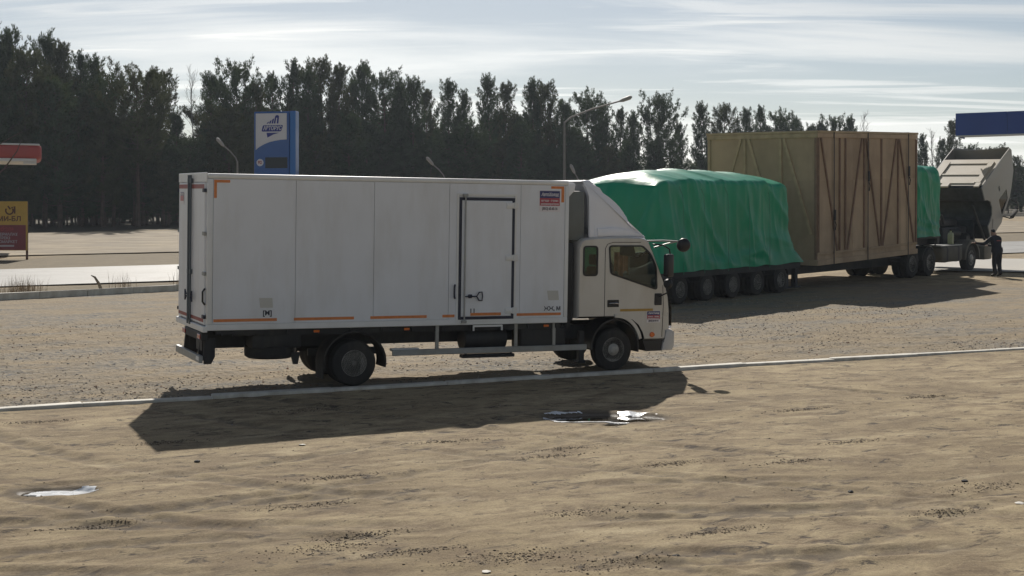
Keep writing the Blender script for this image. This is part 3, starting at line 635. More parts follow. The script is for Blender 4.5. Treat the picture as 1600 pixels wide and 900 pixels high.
# mirrors
b = MB(); b.tube([(8.16, .10, 2.50), (8.45, .0, 2.51), (8.70, -.1, 2.50)], .016, 8); b.tube([(8.30, .07, 2.38), (8.5, -.03, 2.45), (8.70, -.1, 2.50)], .013, 8); mr = b.build('mirror_arm', steel, T)
b = MB(); b.lathe([(.001, -.07), (.07, -.06), (.12, -.025), (.13, .0), (.125, .02), (.001, .025)], (0, 0, 0), 'y', 22); o = b.build('front_mirror', blackp, T, 40, (8.83, -.10, 2.43), (R(8), 0, R(-22)))
b = MB(); b.tube([(8.26, .04, 2.44), (8.38, -.12, 2.43), (8.47, -.20, 2.36), (8.50, -.22, 2.15), (8.50, -.22, 1.75), (8.46, -.16, 1.55), (8.42, .05, 1.47)], .014, 8); ar = b.build('mirror_arm', blackp, T)
b = MB(); b.box(-.06, .06, -.10, .10, -.21, .21, .035, 3); b.build('side_mirror', blackp, T, 40, (8.45, -.22, 2.06), (0, 0, R(-65)))
b = MB(); b.lathe([(.001, -.05), (.07, -.04), (.095, 0), (.09, .02), (.001, .025)], (0, 0, 0), 'y', 18); b.build('wide_mirror', blackp, T, 40, (8.45, -.2, 1.72), (0, 0, R(-65)))
# inside the cab
seatm = mat('seat_cloth', (.06, .05, .05), .9, var=.2); curt = mat('orange_cloth', (.80, .42, .30), .9, var=.35, vscale=9); curw = mat('pale_cloth', (.6, .52, .45), .9, var=.1)
for y0 in (.25, 1.35):
    b = MB(); b.box(7.30, 7.80, y0, y0 + .5, 1.30, 1.50, .05, 2); b.box(7.22, 7.36, y0 + .02, y0 + .48, 1.45, 2.02, .05, 2); b.box(7.22, 7.32, y0 + .12, y0 + .38, 2.04, 2.24, .04, 2); b.build('seat', seatm, T)
b = MB(); b.prism([(8.20, 1.25), (8.22, 1.66), (8.42, 1.70), (8.55, 1.64), (8.58, 1.25)], .16, 2.04); b.build('dashboard', mat('dash_grey', (.26, .25, .23), .7), T)
b = MB(); b.box(6.80, 8.55, .12, 2.08, 1.12, 1.2); b.build('cab_floor', blackp, T)
b = MB()
ts = [(8.1 + .06 * math.cos(a) * 0 + .10 * math.sin(a), 1.6 + .2 * math.cos(a), 1.75 + .17 * math.sin(a)) for a in [k * math.pi / 9 for k in range(19)]]
b.tube(ts, .015, 6); b.build('steering_wheel', blackp, T)
b = MB()
g = [[b.bm.verts.new((7.74 + .035 * i, .58 + .03 * math.sin(i * 2.2), (1.86 + .07 * math.sin(i * 1.1)) if j == 0 else 2.27)) for j in range(2)] for i in range(9)]
for i in range(8): b.bm.faces.new((g[i][0], g[i + 1][0], g[i + 1][1], g[i][1]))
b.build('window_curtain', curt, T)
b = MB(); b.box(8.03, 8.06, .55, .61, 1.84, 2.26, .01); b.build('curtain_edge', curw, T)
b = MB(); b.prism(rnd_poly([(7.60, 2.24), (7.93, 2.20), (7.90, 2.36), (7.82, 2.47), (7.60, 2.47)], .04), .085, .10); b.build('sun_visor', blackp, T)

# ------------------------------------------------------------------ low trailer
rot_r = (.028, -.0333, PH)
TR = empty('lowbed_trailer', RO, rot_r); tag(TR, 'black lowbed trailer with five close axles carrying the green load and crate', 'trailer')
dk = mat('trailer_dark', (.035, .036, .042), .65, var=.3, vscale=3, dirt=(.10, .09, .075), dirt_amt=.5, dscale=1.5)
TW = 2.9
b = MB(); b.box(-1.6, 6.9, .02, TW, .74, .92, .015); b.build('deck', dk, TR)
b = MB(); b.box(-1.6, 6.9, .0, .05, .80, .915, .01); b.build('side_rail', dk, TR)
b = MB(); b.box(-1.6, 16.0, .75, .95, .45, .74, .01); b.box(-1.6, 16.0, TW - .95, TW - .75, .45, .74, .01); b.build('main_beam', dk, TR)
b = MB(); b.box(8.6, 15.4, .25, TW - .25, .745, .80); b.build('crate_platform', dk, TR)
b = MB(); b.prism([(14.9, .60), (15.7, .80), (15.9, 1.16), (18.0, 1.16), (18.0, 1.38), (15.6, 1.38), (14.9, .98)], .7, TW - .7); b.build('gooseneck', dk, TR)
b = MB(); b.box(15.5, 17.9, .25, TW - .25, 1.385, 1.44); b.build('gooseneck_deck', dk, TR)
for i in range(5):
    s = i * 1.43
    wheel('trailer_wheel', TR, (s, .16, .415), .41, .24, -1, True, 28, deep=True)
    wheel('trailer_wheel', TR, (s, TW - .16, .415), .41, .24, 1, True, 28, deep=True)
    b = MB(); b.cyl((s, .3, .415), (s, TW - .3, .415), .08, 10); b.build('axle', dk, TR)
    b = MB(); a = [(s + .50 * math.cos(R(t)), .42 + .48 * math.sin(R(t))) for t in range(20, 161, 14)]; c = [(s + .48 * math.cos(R(t)), .42 + .46 * math.sin(R(t))) for t in range(160, 19, -14)]; b.prism(a + c, .03, .4); b.build('mudguard', dk, TR)
for s in (6.5, 7.1):
    b = MB(); b.box(s, s + .16, .3, .46, .12, .70, .01); b.box(s - .1, s + .26, .25, .5, .08, .12); b.build('support_leg', dk, TR)

# ------------------------------------------------------------------ tarpaulins
tarpm = mat('green_tarpaulin', (.008, .32, .19), .30, var=.12, vscale=.8, spec=.45, transl=((.01, .5, .28), .25), bump=.55, bscale=3.0, dirt=(.10, .20, .14), dirt_amt=.35, dscale=1.1)
def tarp(parent_loc, parent_rot, name, s0, s1, w0, w1, z0, z1, seed, nu=190, dome=.16, flare=.0, wr=1.0, rr=.35, top=None, lead=0):
    perim = [(w0, z0)]
    # profile: near side up, shoulder arc, top with a camber, far shoulder, far side down
    pts = []
    for k in range(40): pts.append((w0, z0 + (z1 - rr - z0) * k / 39))
    for k in range(1, 13): a = R(180 - 6 * k); pts.append((w0 + rr + rr * math.cos(a), z1 - rr + rr * math.sin(a)))
    wa, za = pts[-1]
    for k in range(1, 16): f = k / 15; pts.append((wa + ((w0 + w1) / 2 - wa) * f, za + dome * math.sin(math.pi / 2 * f)))
    half = pts[:-1]; pts = pts + [(w0 + w1 - w, z) for w, z in half[::-1]]
    zt = max(z for w, z in pts)
    cw = (w0 + w1) / 2; mb = MB(); rows = []; NP = len(pts)
    us = [0, .003, .008, .014, .02, .027, .033, .04] + [.04 + .92 * k / nu for k in range(1, nu)] + [.96, .976, .988, .996, 1.0]
    def fl_at(z): return flare * max(0, 1 - (z - z0) / (zt - z0)) ** 4
    def ridge(a, c, sd): return (1 - min(1, abs(mnoise.noise(Vector((a, c, sd)))) * 2.2)) ** 2.2
    for u in us:
        s = s0 + (s1 - s0) * u; e = min(1, min(u, 1 - u) / .04); crest = top(u) if top else 0; row = []
        for j, (w, z) in enumerate(pts):
            hz = (z - z0) / (zt - z0); sidew = -1 if j < NP / 2 else 1; inward = max(0, min(1, abs(w - cw) / (w1 - cw)))
            ww = cw + (w - cw) * (1 - .035 * (1 - e) ** 2.2); zc = z + crest * hz ** 2 - .06 * (1 - e) ** 2 * hz ** 4 - lead * max(0, 1 - (s - s0) / .62) * max(0, (hz - .86) / .14)
            hang = ridge(s * .75 + .35 * hz, hz * .5, seed) * (.3 + .7 * hz) * .05                 # folds hanging from the crest
            diag = ridge((s * .8 + hz * 2.1) * 1.0, (s * .35 - hz * .8) * .4, seed + 5) * (1 - hz) ** .4 * .10 * (.5 + .5 * u)   # pulls running down to the fixings
            slack = ridge(s * .28, hz * 5.5 + s * .35, seed + 11) * max(0, 1 - hz * 2.6) * .075        # slack above the hem
            big = .10 * mnoise.noise(Vector((s * .33, hz * .9, seed + 9))); fine = .012 * mnoise.noise(Vector((s * 4.5 + hz * 2, hz * 7, seed + 2))) + .035 * ridge(s * 2.3 + .9 * hz, hz * .7 + s * .1, seed + 41) * (.35 + .65 * mnoise.noise(Vector((s * .5, hz, seed + 43))) + .3)
            dsp = (hang + diag + slack + big * .8 + fine - .05) * wr * min(1, .25 + hz * 5)
            ww += sidew * dsp * inward
            zc += (.055 * mnoise.noise(Vector((s * .9, w * .6, seed))) + .035 * ridge(s * .9 + w * .25, w * .3, seed + 3) - .02) * wr * hz ** 3
            fl = flare * max(0, (u - .80) / .20) ** 1.6 * max(0, 1 - hz) ** 4
            row.append(mb.bm.verts.new((s + fl + (.05 * mnoise.noise(Vector((w * 1.6, z * 1.6, seed))) * wr if e < 1 else 0), ww + sidew * .07 * (1 - hz) ** 3, zc + (.035 * mnoise.noise(Vector((s * 1.7, 3, seed))) if hz < .01 else 0))))
        rows.append(row)
    for r0, r1 in zip(rows, rows[1:]):
        for k in range(len(pts) - 1): mb.bm.faces.new((r0[k], r0[k + 1], r1[k + 1], r1[k]))
    for r_, sg in ((rows[0], -1), (rows[-1], 1)):                     # end walls, bulging and creased
        prev = r_
        for f in (.96, .9, .8, .68, .55, .42, .3, .18, .08):
            cur = []
            for v in r_:
                w_, z_ = cw + (v.co.y - cw) * f, z0 + (v.co.z - z0) * f
                hz = (z_ - z0) / (zt - z0); bul = (.08 * (1 - f) ** .5 + .09 * ridge(w_ * 1.3 + .4 * hz, hz * .6, seed + 21) + .08 * mnoise.noise(Vector((w_ * .7, hz * 1.5, seed + 31))) + .05 * ridge(w_ * .4, hz * 4, seed + 33) * (1 - hz)) * wr * min(1, (1 - f) * 8) * .8
                cur.append(mb.bm.verts.new((v.co.x + sg * bul - (fl_at(v.co.z) - fl_at(z_)) * (1 if sg > 0 else 0), w_, z_)))
            for k in range(len(r_) - 1): mb.bm.faces.new((prev[k], prev[k + 1], cur[k + 1], cur[k]))
            prev = cur
        mb.bm.faces.new(prev)
    root = empty(name, parent_loc, parent_rot)
    o = mb.build('tarpaulin', tarpm, root, 60)
    return root
g1 = tarp(RO, rot_r, 'tarpaulin_covered_load', -1.32, 5.95, -.06, TW + .1, .93, 3.50, 3.0, flare=1.0, dome=.27, rr=.16, lead=.33, top=lambda u: .04 + .05 * math.sin(math.pi * min(1, u * 1.15)) - .15 * max(0, (u - .8) / .2) ** 1.5, wr=1.5)
tag(g1, 'long low load under a wrinkled green tarpaulin on the trailer axles', 'covered load')
ropem = mat('rope', (.05, .24, .17), .7)
for s in (-.2, .9, 2.2, 3.4, 4.6):
    b = MB(); b.tube([(s, -.20, .86), (s + .01, -.19, 1.6), (s + .02, -.18, 2.4), (s, -.15, 3.1), (s, .02, 3.45)], .008, 5); b.build('lashing', ropem, g1)
g2 = tarp(RO, rot_r, 'tarpaulin_covered_bundle', 15.72, 17.75, .1, TW - .1, 1.47, 4.10, 8.0, nu=50, dome=.05, wr=1.6, rr=.3)
tag(g2, 'tall narrow bundle under green tarpaulin between the crate and the tilted cab', 'covered load')

# ------------------------------------------------------------------ plywood crate
ply = [mat('plywood_%s' % k, c_, .8, var=.14, vscale=1.3, dirt=(.20, .12, .075), dirt_amt=.45, dscale=.8, bump=.1, bscale=14) for k, c_ in (('tan', (.47, .35, .23)), ('pale', (.51, .38, .25)), ('brown', (.44, .325, .21)))]
plyr = mat('plywood_end', (.47, .345, .22), .8, var=.12, vscale=1.2, dirt=(.2, .15, .09), dirt_amt=.4, dscale=.7, bump=.1, bscale=14)
batd = mat('batten_dark', (.26, .17, .115), .8, var=.2, vscale=4); batl = mat('batten_pale', (.46, .35, .215), .8, var=.15, vscale=4)
strapm = mat('lashing_strap', (.02, .018, .018), .7)
CR0 = ray_w(8.0, -.0)
CRL, CRW, CRH = 7.5, 4.15, 4.36
crate = empty('plywood_crate', (CR0[0], CR0[1], RO.z + 8.0 * .0333 + .78), (.028, -.0333 - .018, PH)); tag(crate, 'huge tan plywood crate with braced walls on the lowbed trailer', 'crate')
b = MB(); b.box(.05, CRL - .05, .05, CRW - .05, .05, CRH - .05); b.build('crate_core', ply[2], crate)
pxs = [0, 1.25, 2.5, 3.75, 5.0, 6.25, CRL]
for i in range(6):
    for zi, (z0, z1) in enumerate(((.03, 2.75), (2.75, CRH - .1))):
        b = MB(); b.box(pxs[i] + .004, pxs[i + 1] - .004, .0 + .004 * ((i + zi) % 2), .045, z0 + .003, z1 - .003); b.build('plywood_sheet', ply[(i * 2 + zi) % 3], crate)
for i in range(3):
    w_ = CRW / 3
    for zi, (z0, z1) in enumerate(((.03, 2.75), (2.75, CRH - .1))):
        b = MB(); b.box(.004 * ((i + zi) % 2), .045, i * w_ + .004, (i + 1) * w_ - .004, z0 + .003, z1 - .003); b.build('plywood_sheet', plyr if zi else ply[2], crate)
b = MB(); b.box(-.06, CRL + .06, -.06, CRW + .06, CRH - .05, CRH + .03, .01); b.build('crate_lid', batl, crate)
b = MB(); b.box(-.03, CRL + .03, -.045, -.001, CRH - .20, CRH - .055, .006); b.build('top_rail', ply[1], crate)
b = MB(); b.box(-.03, CRL + .03, -.06, -.001, -.02, .16, .006); b.build('bottom_rail', ply[0], crate)
b = MB(); b.box(-.03, CRL + .03, -.045, -.001, .32, .40, .006); b.build('lower_rail', ply[2], crate)
b = MB(); b.box(-.045, -.001, -.04, CRW + .03, CRH - .20, CRH - .055, .006); b.build('top_rail', batl, crate)
b = MB(); b.box(-.06, -.001, -.06, CRW + .03, -.02, .16, .006); b.build('bottom_rail', ply[0], crate)
BZ0, BZ1 = .41, CRH - .21
def batten(x0, z0, x1, z1, w, m, face='y', y0=-.055, y1=-.001):
    d = Vector((x1 - x0, z1 - z0)); n_ = Vector((-d.y, d.x)).normalized() * w / 2; q = MB()
    q.prism([(x0 - n_.x, z0 - n_.y), (x1 - n_.x, z1 - n_.y), (x1 + n_.x, z1 + n_.y), (x0 + n_.x, z0 + n_.y)], y0, y1, face); q.build('batten', m, crate, 0)
for x in (.04, 1.52, 1.93, 3.30, 4.62, 5.95, CRL - .05): batten(x, BZ0, x, BZ1, .065, batd)
for (x0, z0, x1, z1) in ((.22, BZ1, 1.36, BZ0), (3.14, BZ1, 2.08, BZ0), (3.44, BZ1, 4.50, BZ0), (5.82, BZ1, 4.74, BZ0), (6.05, BZ1, 7.28, BZ0)): batten(x0, z0, x1, z1, .065, batd, y0=-.05, y1=-.002)
for y in (.03, 1.33, 2.70, CRW - .05): batten(y, .17, y, BZ1, .09, batl if y > 1 else batd, 'x')
for (a0, z0, a1, z1) in ((2.55, BZ1, 1.55, 1.0), (2.85, BZ1, 3.9, 1.0), (1.22, BZ1, .2, 1.0)): batten(a0, z0, a1, z1, .09, batl, 'x', -.05, -.002)
for x, zb in ((1.05, 1.6), (3.52, 2.85), (6.72, 3.0)):
    b = MB(); b.box(x - .03, x + .03, -.068, -.062, -.15, CRH - .02); b.box(x - .03, x + .03, -.068, .3, CRH + .031, CRH + .037); st_ = b.build('lashing_strap', strapm, crate)
    b = MB(); b.box(x - .06, x + .07, -.11, -.066, zb - .18, zb + .18, .015); b.tube([(x, -.1, zb - .2), (x + .03, -.12, zb - .32), (x + .01, -.1, zb - .5)], .02, 6); b.build('ratchet', strapm, st_)

# ------------------------------------------------------------------ tractor unit with its cab tilted forward
TU = empty('tractor_unit', RO, rot_r); tag(TU, 'pale heavy tractor unit with its cab tilted forward for repair', 'truck')
tb = mat('tractor_frame', (.045, .044, .042), .65, var=.3, vscale=4, dirt=(.12, .10, .075), dirt_amt=.5, dscale=2)
tdust = mat('dusty_fender', (.13, .115, .09), .7, var=.2, vscale=3)
tcab = mat('pale_cab_paint', (.26, .25, .235), .4, var=.05, coat=.3, dirt=DUST, dirt_amt=.3); tback = mat('cab_back_beige', (.50, .43, .33), .6, var=.08, vscale=3)
tin = mat('cab_underside', (.05, .05, .05), .8, var=.4, vscale=3); eng = mat('engine_dark', (.03, .032, .036), .5, var=.3, vscale=6, metal=.3)
for s in (15.35, 16.85):
    wheel('drive_wheel', TU, (s, .2, .52), .52, .28, -1, True, 32, deep=True); wheel('drive_wheel', TU, (s, TW - .5, .52), .52, .28, 1, True, 32, deep=True)
    b = MB(); b.cyl((s, .3, .52), (s, TW - .6, .52), .1, 10); b.build('axle', tb, TU)
    b = MB(); a = [(s + .60 * math.cos(R(t)), .53 + .58 * math.sin(R(t))) for t in range(5, 176, 12)]; c = [(s + .575 * math.cos(R(t)), .53 + .555 * math.sin(R(t))) for t in range(173, 4, -12)]; b.prism(a + c, .1, .7); b.build('mudguard', tb, TU)
wheel('steer_wheel', TU, (20.75, .24, .53), .52, .30, -1, False, 32); wheel('steer_wheel', TU, (20.75, TW - .55, .53), .52, .30, 1, False, 32)
b = MB(); b.cyl((20.75, .3, .5), (20.75, TW - .6, .5), .09, 10); b.build('axle', tb, TU)
b = MB(); a = [(20.75 + .74 * math.cos(R(t)), .55 + .70 * math.sin(R(t))) for t in range(-8, 189, 12)]; c = [(20.75 + .64 * math.cos(R(t)), .55 + .60 * math.sin(R(t))) for t in range(186, -9, -12)]
b.prism(a + c, .02, .6, bev=.02); b.build('front_fender', tdust, TU)
b = MB()
for y in (.85, 1.65): b.box(14.9, 22.2, y, y + .09, .75, 1.02, .006)
for s in (15.0, 17.6, 19.2, 21.9): b.box(s, s + .1, .94, 1.65, .8, .98)
b.build('chassis_frame', tb, TU)
b = MB(); b.box(18.0, 19.85, .05, .65, .45, 1.05, .10, 3); tk = b.build('fuel_tank', tdust, TU)
b = MB()
for s in (18.35, 19.4): b.box(s, s + .06, .04, .66, .44, 1.06, .1, 3)
b.build('tank_band', tb, tk)
b = MB(); b.box(17.9, 19.9, .1, .8, 1.06, 1.10); b.build('catwalk', steel, TU)
b = MB(); b.prism(rnd_poly([(-.15, 0), (.15, 0), (.15, .36), (.06, .45), (-.06, .45), (-.15, .36)], .04), -.09, .09, bev=.02); b.cyl((0, 0, .44), (0, 0, .52), .04, 10)
can = b.build('jerrycan', mat('pale_green_plastic', (.36, .38, .22), .4), None, 40, None, None)
b = MB(); b.box(19.6, 21.9, .75, 1.85, .85, 1.75, .08, 2); b.box(19.8, 21.4, .95, 1.65, 1.75, 2.05, .06, 2); b.cyl((20.2, .75, 1.5), (20.9, .72, 1.5), .16, 14); b.cyl((21.2, .68, 1.3), (21.6, .68, 1.3), .2, 14); b.tube([(19.7, .8, 1.9), (19.3, .7, 2.2), (18.9, .8, 2.3)], .07, 8); b.build('engine', eng, TU)
b = MB(); b.box(21.9, 22.1, .5, 2.1, .9, 2.0, .02); b.build('radiator', eng, TU)
b = MB(); b.box(18.2, 18.5, .4, 2.0, 1.15, 2.85, .05, 2); b.cyl((18.35, .5, 2.8), (18.35, .5, 3.4), .1, 12); b.build('air_filter_stack', eng, TU)
b = MB(); b.tube([(17.95, .35, 1.1), (17.95, .35, 2.4), (18.0, .5, 2.5)], .03, 6); b.tube([(17.95, 1.9, 1.1), (17.95, 1.9, 2.4)], .03, 6); b.build('hose_stand', tb, TU)
b = MB(); b.prism([(21.85, .42), (22.55, .42), (22.6, .55), (22.6, 1.0), (22.35, 1.05), (21.85, .95)], .0, 2.45, bev=.03); b.build('front_bumper', tdust, TU)
# cab built upright about its front hinge, then leaned over
CT = empty('tilted_cab', (22.55, -.02, 1.35)); CT.parent = TU; CT.rotation_euler = (0, R(60), 0)
W2 = 2.46
cp = [(.05, -.15), (-.55, -.15), (-.62, .15), (-.75, .42), (-1.0, .55), (-1.3, .52), (-1.5, .30), (-1.62, .05), (-2.2, .02), (-2.25, .15), (-2.25, 2.3), (-2.22, 3.3), (-2.05, 3.42), (-1.2, 3.2), (-.75, 2.75), (-.42, 2.35), (-.10, 1.35), (.05, 1.1)]
dw = rnd_poly([(-.92, 1.30), (-.20, 1.28), (-.50, 2.15), (-.92, 2.2)], .06)
sw = rnd_poly([(-1.42, 1.45), (-1.20, 1.45), (-1.20, 1.62), (-1.42, 1.62)], .05)
for y0, y1 in ((0, .04), (W2 - .04, W2)):
    q = MB(); q.holed(cp, [dw, sw], y0, y1); q.build('cab_side', tcab, CT, 30)
for y in (.02, W2 - .02):
    q = MB(); q.prism(dw, y - .004, y + .004); q.build('window_pane', glass, CT, 0)
    q = MB(); q.prism(sw, y - .004, y + .004); q.build('window_pane', mat('dark_pane', (.01, .01, .012), .1), CT, 0)
def strip(i0, i1, name, m, ins=.0):
    q = MB(); rows = [[q.bm.verts.new((cp[i % len(cp)][0], y, cp[i % len(cp)][1])) for y in (.0405, W2 - .0405)] for i in range(i0, i1 + 1)]
    for r0, r1 in zip(rows, rows[1:]): q.bm.faces.new((r0[0], r0[1], r1[1], r1[0]))
    return q.build(name, m, CT, 40)
strip(9, 10, 'cab_back', tback); strip(12, 15, 'cab_roof', tcab); strip(15, 16, 'windscreen', glass); strip(16, 18, 'grille', mat('grille_dark', (.08, .08, .08), .5)); strip(0, 9, 'cab_floor', tin)
b = MB(); b.box(-2.29, -2.251, .18, .42, .35, 2.05, .012); b.box(-2.29, -2.251, W2 - .42, W2 - .18, .35, 2.05, .012); b.box(-2.28, -2.251, .42, W2 - .42, 1.9, 2.05, .01); b.box(-2.28, -2.251, .42, W2 - .42, .98, 1.08, .01); b.box(-2.28, -2.251, .42, W2 - .42, .30, .42, .01); b.build('back_rib', tback, CT)
b = MB(); b.box(-2.31, -2.256, .1, .34, -.02, .32, .02); b.box(-2.33, -2.256, W2 - 1.1, W2 - .75, -.05, .25, .02); b.build('cab_latch', tback, CT)
# hollow air deflector above the back wall
b = MB(); rows = []
for k in range(13):
    f = k / 12; y = .06 + (W2 - .12) * f; zz_ = 3.30 - .18 * math.sin(math.pi * f)
    rows.append([b.bm.verts.new(p) for p in ((-2.24, y, 2.32), (-1.7, y, 2.6), (-1.75, y, zz_ - .02), (-2.2, y, zz_), (-2.24, y, zz_ + .05), (-2.12, y, zz_ + .06))])
for r0, r1 in zip(rows, rows[1:]):
    for k in range(5): b.bm.faces.new((r0[k], r0[k + 1], r1[k + 1], r1[k]))
b.build('roof_deflector', tcab, CT)
b = MB(); b.box(-2.0, -.3, .15, W2 - .15, .65, .70); b.box(-.3, .0, .15, W2 - .15, .7, 1.25, .05, 2); b.box(-1.55, -1.0, .3, .85, .7, 1.6, .08, 2); b.build('cab_interior', tin, CT)
b = MB(); b.tube([(-.35, -.02, 2.35), (-.1, -.25, 2.4), (.05, -.3, 2.2)], .025, 6); b.tube([(-.15, -.02, 1.3), (-.02, -.28, 1.35), (.05, -.3, 1.5)], .025, 6); b.box(-.02, .08, -.36, -.20, 1.5, 2.1, .03, 2); b.build('door_mirror', rubber, CT)
b = MB(); b.tube([(22.35, .2, 1.2), (21.4, .35, 2.6)], .05, 8); b.build('tilt_ram', tb, TU)
b = MB(); b.box(22.56, 22.64, -.05, .12, 1.02, 2.05, .02); b.build('grille_edge', tcab, TU)
can.name = 'jerrycan'; p = ray_w(19.25, .28); can.location = (p[0], p[1], RO.z + 19.25 * .0333 + 1.11 + .008); can.rotation_euler = (0, 0, PH + .2); tag(can, 'pale greenish jerrycan standing on the tractor unit behind its front wheel', 'canister')

# ------------------------------------------------------------------ mechanic
def person():
    x0, y0 = 17.95, 53.9; z0 = hgt(x0, y0) + .0
    joints = {'pel': ((0, 0, .98), .185), 'bel': ((0, .03, 1.12), .20), 'che': ((-.02, .08, 1.36), .21), 'nec': ((-.03, .12, 1.53), .065), 'hd0': ((-.03, .16, 1.60), .085), 'hd1': ((-.03, .19, 1.72), .095), 'hd2': ((-.03, .19, 1.78), .06),
              'lh': ((-.10, .0, .90), .125), 'lk': ((-.12, .04, .50), .09), 'la': ((-.12, -.02, .10), .07), 'lt': ((-.15, .16, .045), .042),
              'rh': ((.10, .0, .90), .125), 'rk': ((.12, .03, .50), .09), 'ra': ((.12, -.03, .10), .07), 'rt': ((.16, .15, .045), .042),
              'ls': ((-.21, .10, 1.43), .095), 'le': ((-.38, .26, 1.22), .075), 'lw': ((-.55, .48, 1.26), .038), 'lp': ((-.60, .56, 1.27), .036),
              'rs': ((.19, .10, 1.43), .095), 're': ((.27, .20, 1.15), .075), 'rw': ((.08, .42, 1.16), .038), 'rp': ((.03, .50, 1.17), .036)}
    ed = [('pel', 'bel'), ('bel', 'che'), ('che', 'nec'), ('nec', 'hd0'), ('hd0', 'hd1'), ('hd1', 'hd2'), ('pel', 'lh'), ('lh', 'lk'), ('lk', 'la'), ('la', 'lt'), ('pel', 'rh'), ('rh', 'rk'), ('rk', 'ra'), ('ra', 'rt'), ('che', 'ls'), ('ls', 'le'), ('le', 'lw'), ('lw', 'lp'), ('che', 'rs'), ('rs', 're'), ('re', 'rw'), ('rw', 'rp')]
    names = list(joints); idx = {n: i for i, n in enumerate(names)}
    me = bpy.data.meshes.new('p'); me.from_pydata([joints[n][0] for n in names], [(idx[a], idx[b]) for a, b in ed], [])
    ob = bpy.data.objects.new('p', me); C.objects.link(ob)
    sk = ob.modifiers.new('s', 'SKIN'); sk.use_smooth_shade = True
    for i, n in enumerate(names): r = joints[n][1]; me.skin_vertices[0].data[i].radius = (r, r * (.75 if n in ('che', 'bel', 'pel') else 1))
    for i in range(len(names)): me.skin_vertices[0].data[i].use_root = (i == 0)
    ss = ob.modifiers.new('d', 'SUBSURF'); ss.levels = 2; ss.render_levels = 2
    dg = bpy.context.evaluated_depsgraph_get(); m2 = bpy.data.meshes.new_from_object(ob.evaluated_get(dg)); bpy.data.objects.remove(ob)
    bm = bmesh.new(); bm.from_mesh(m2); bpy.data.meshes.remove(m2); mb = MB(); mb.bm.free(); mb.bm = bm
    for hx, hy, hz, dx in ((-.60, .56, 1.27, -.05), (.03, .50, 1.17, -.05)):
        for f in range(4):
            ox = (f - 1.5) * .021; ln = (.07, .082, .078, .06)[f]
            mb.tube([(hx + ox, hy + .0, hz), (hx + ox + dx * .4, hy + ln * .7, hz + .005), (hx + ox + dx * .6, hy + ln, hz - .025)], [.010, .009, .007], 6)
        mb.tube([(hx + .03, hy - .04, hz - .01), (hx + .055, hy, hz - .02), (hx + .05, hy + .035, hz - .03)], [.011, .010, .008], 6)
    jacket = mat('navy_jacket', (.016, .018, .028), .85, var=.2, vscale=9, bump=.4, bscale=14); trous = mat('dark_trousers', (.014, .016, .024), .85, var=.2, vscale=9, bump=.4, bscale=12)
    skin = mat('skin', (.42, .25, .18), .55, var=.06); boots = mat('black_boots', (.012, .012, .012), .6); hat = mat('knit_cap', (.012, .012, .016), .9, bump=.3, bscale=60)
    o = mb.build('person', [jacket, trous, skin, boots, hat], None, 60)
    for p_ in o.data.polygons:
        c = p_.center; k = 0
        if c.z < .12: k = 3
        elif c.z < .95 and abs(c.x) < .3: k = 1
        elif c.z > 1.66: k = 4
        elif c.z > 1.545: k = 2
        elif c.y > .50 and (c.x < -.5 or abs(c.x - .03) < .09): k = 2
        p_.material_index = k
    o.location = (x0, y0, z0); o.rotation_euler = (0, 0, R(28))
    # ears, nose, jacket hem, stripe on the back
    q = MB(); q.tube([(-.03, .27, 1.68), (-.03, .305, 1.655), (-.03, .285, 1.645)], [.012, .018, .014], 6)
    for s in (-1, 1): q.tube([(-.03 + s * .09, .18, 1.70), (-.03 + s * .102, .175, 1.675), (-.03 + s * .092, .18, 1.65)], [.008, .014, .008], 6)
    q.build('face_features', skin, o)
    q = MB(); q.lathe([(.195, 0), (.22, .0), (.225, .09), (.21, .2), (.2, .2)], (0, .02, .90), 'z', 24); j = q.build('jacket_hem', jacket, o); j.scale = (1.05, .85, 1)
    q = MB(); q.box(-.1, .1, -.075, -.068, 1.33, 1.36); q.build('back_stripe', redt, o)
    tag(o, 'person in dark work clothes and cap bending to the tilted cab', 'person')
person()

# ------------------------------------------------------------------ signs and canopies
def ray_point(px_, depth): return (px_ - 800) * depth / 2277
bluem = mat('sign_blue', (.015, .085, .30), .35, var=.05, coat=.3); bluel = mat('sign_side_blue', (.03, .15, .42), .4); panw = mat('sign_white', (.62, .60, .62), .4, var=.03); ink = mat('logo_blue', (.02, .03, .22), .5); scr = mat('price_screen', (.010, .014, .022), .25)
py_ = 60.0; pyl = empty('price_pylon', (ray_point(397, py_), py_, SLOPE * py_), (0, 0, R(-9))); tag(pyl, 'tall blue and white fuel price pylon rising behind the truck box', 'sign')
PW, PT = 1.50, 6.42
b = MB(); b.box(0, PW, 0, .55, 0, PT, .02); b.box(PW + .001, PW + .26, .04, .50, 0, PT + .02, .02); b.build('pylon_body', bluem, pyl)
b = MB(); b.box(PW + .03, PW + .262, .0, .039, 0, PT - .0, .01); b.build('edge_trim', bluel, pyl)
FP = lambda u, v: (u * PW, PT - v * 2.62)
curve = [FP(.05, .72 - 0.0 + .0)] and []
cv = [(.05, .60), (.15, .555), (.3, .51), (.45, .478), (.6, .46), (.75, .447), (.93, .44)]
b = MB(); b.prism([FP(.05, .03)] + [FP(u, v) for u, v in cv] + [FP(.93, .03)], -.012, -.001); pn = b.build('logo_panel', panw, pyl)
for i, (u, v0, v1) in enumerate(((.36, .158, .19), (.43, .135, .19), (.50, .11, .19))):
    b = MB(); b.prism([FP(u, v1), FP(u + .045, v1), FP(u + .075, v0), FP(u + .03, v0 + .012)], -.018, -.013); b.build('logo_bar', ink, pn)
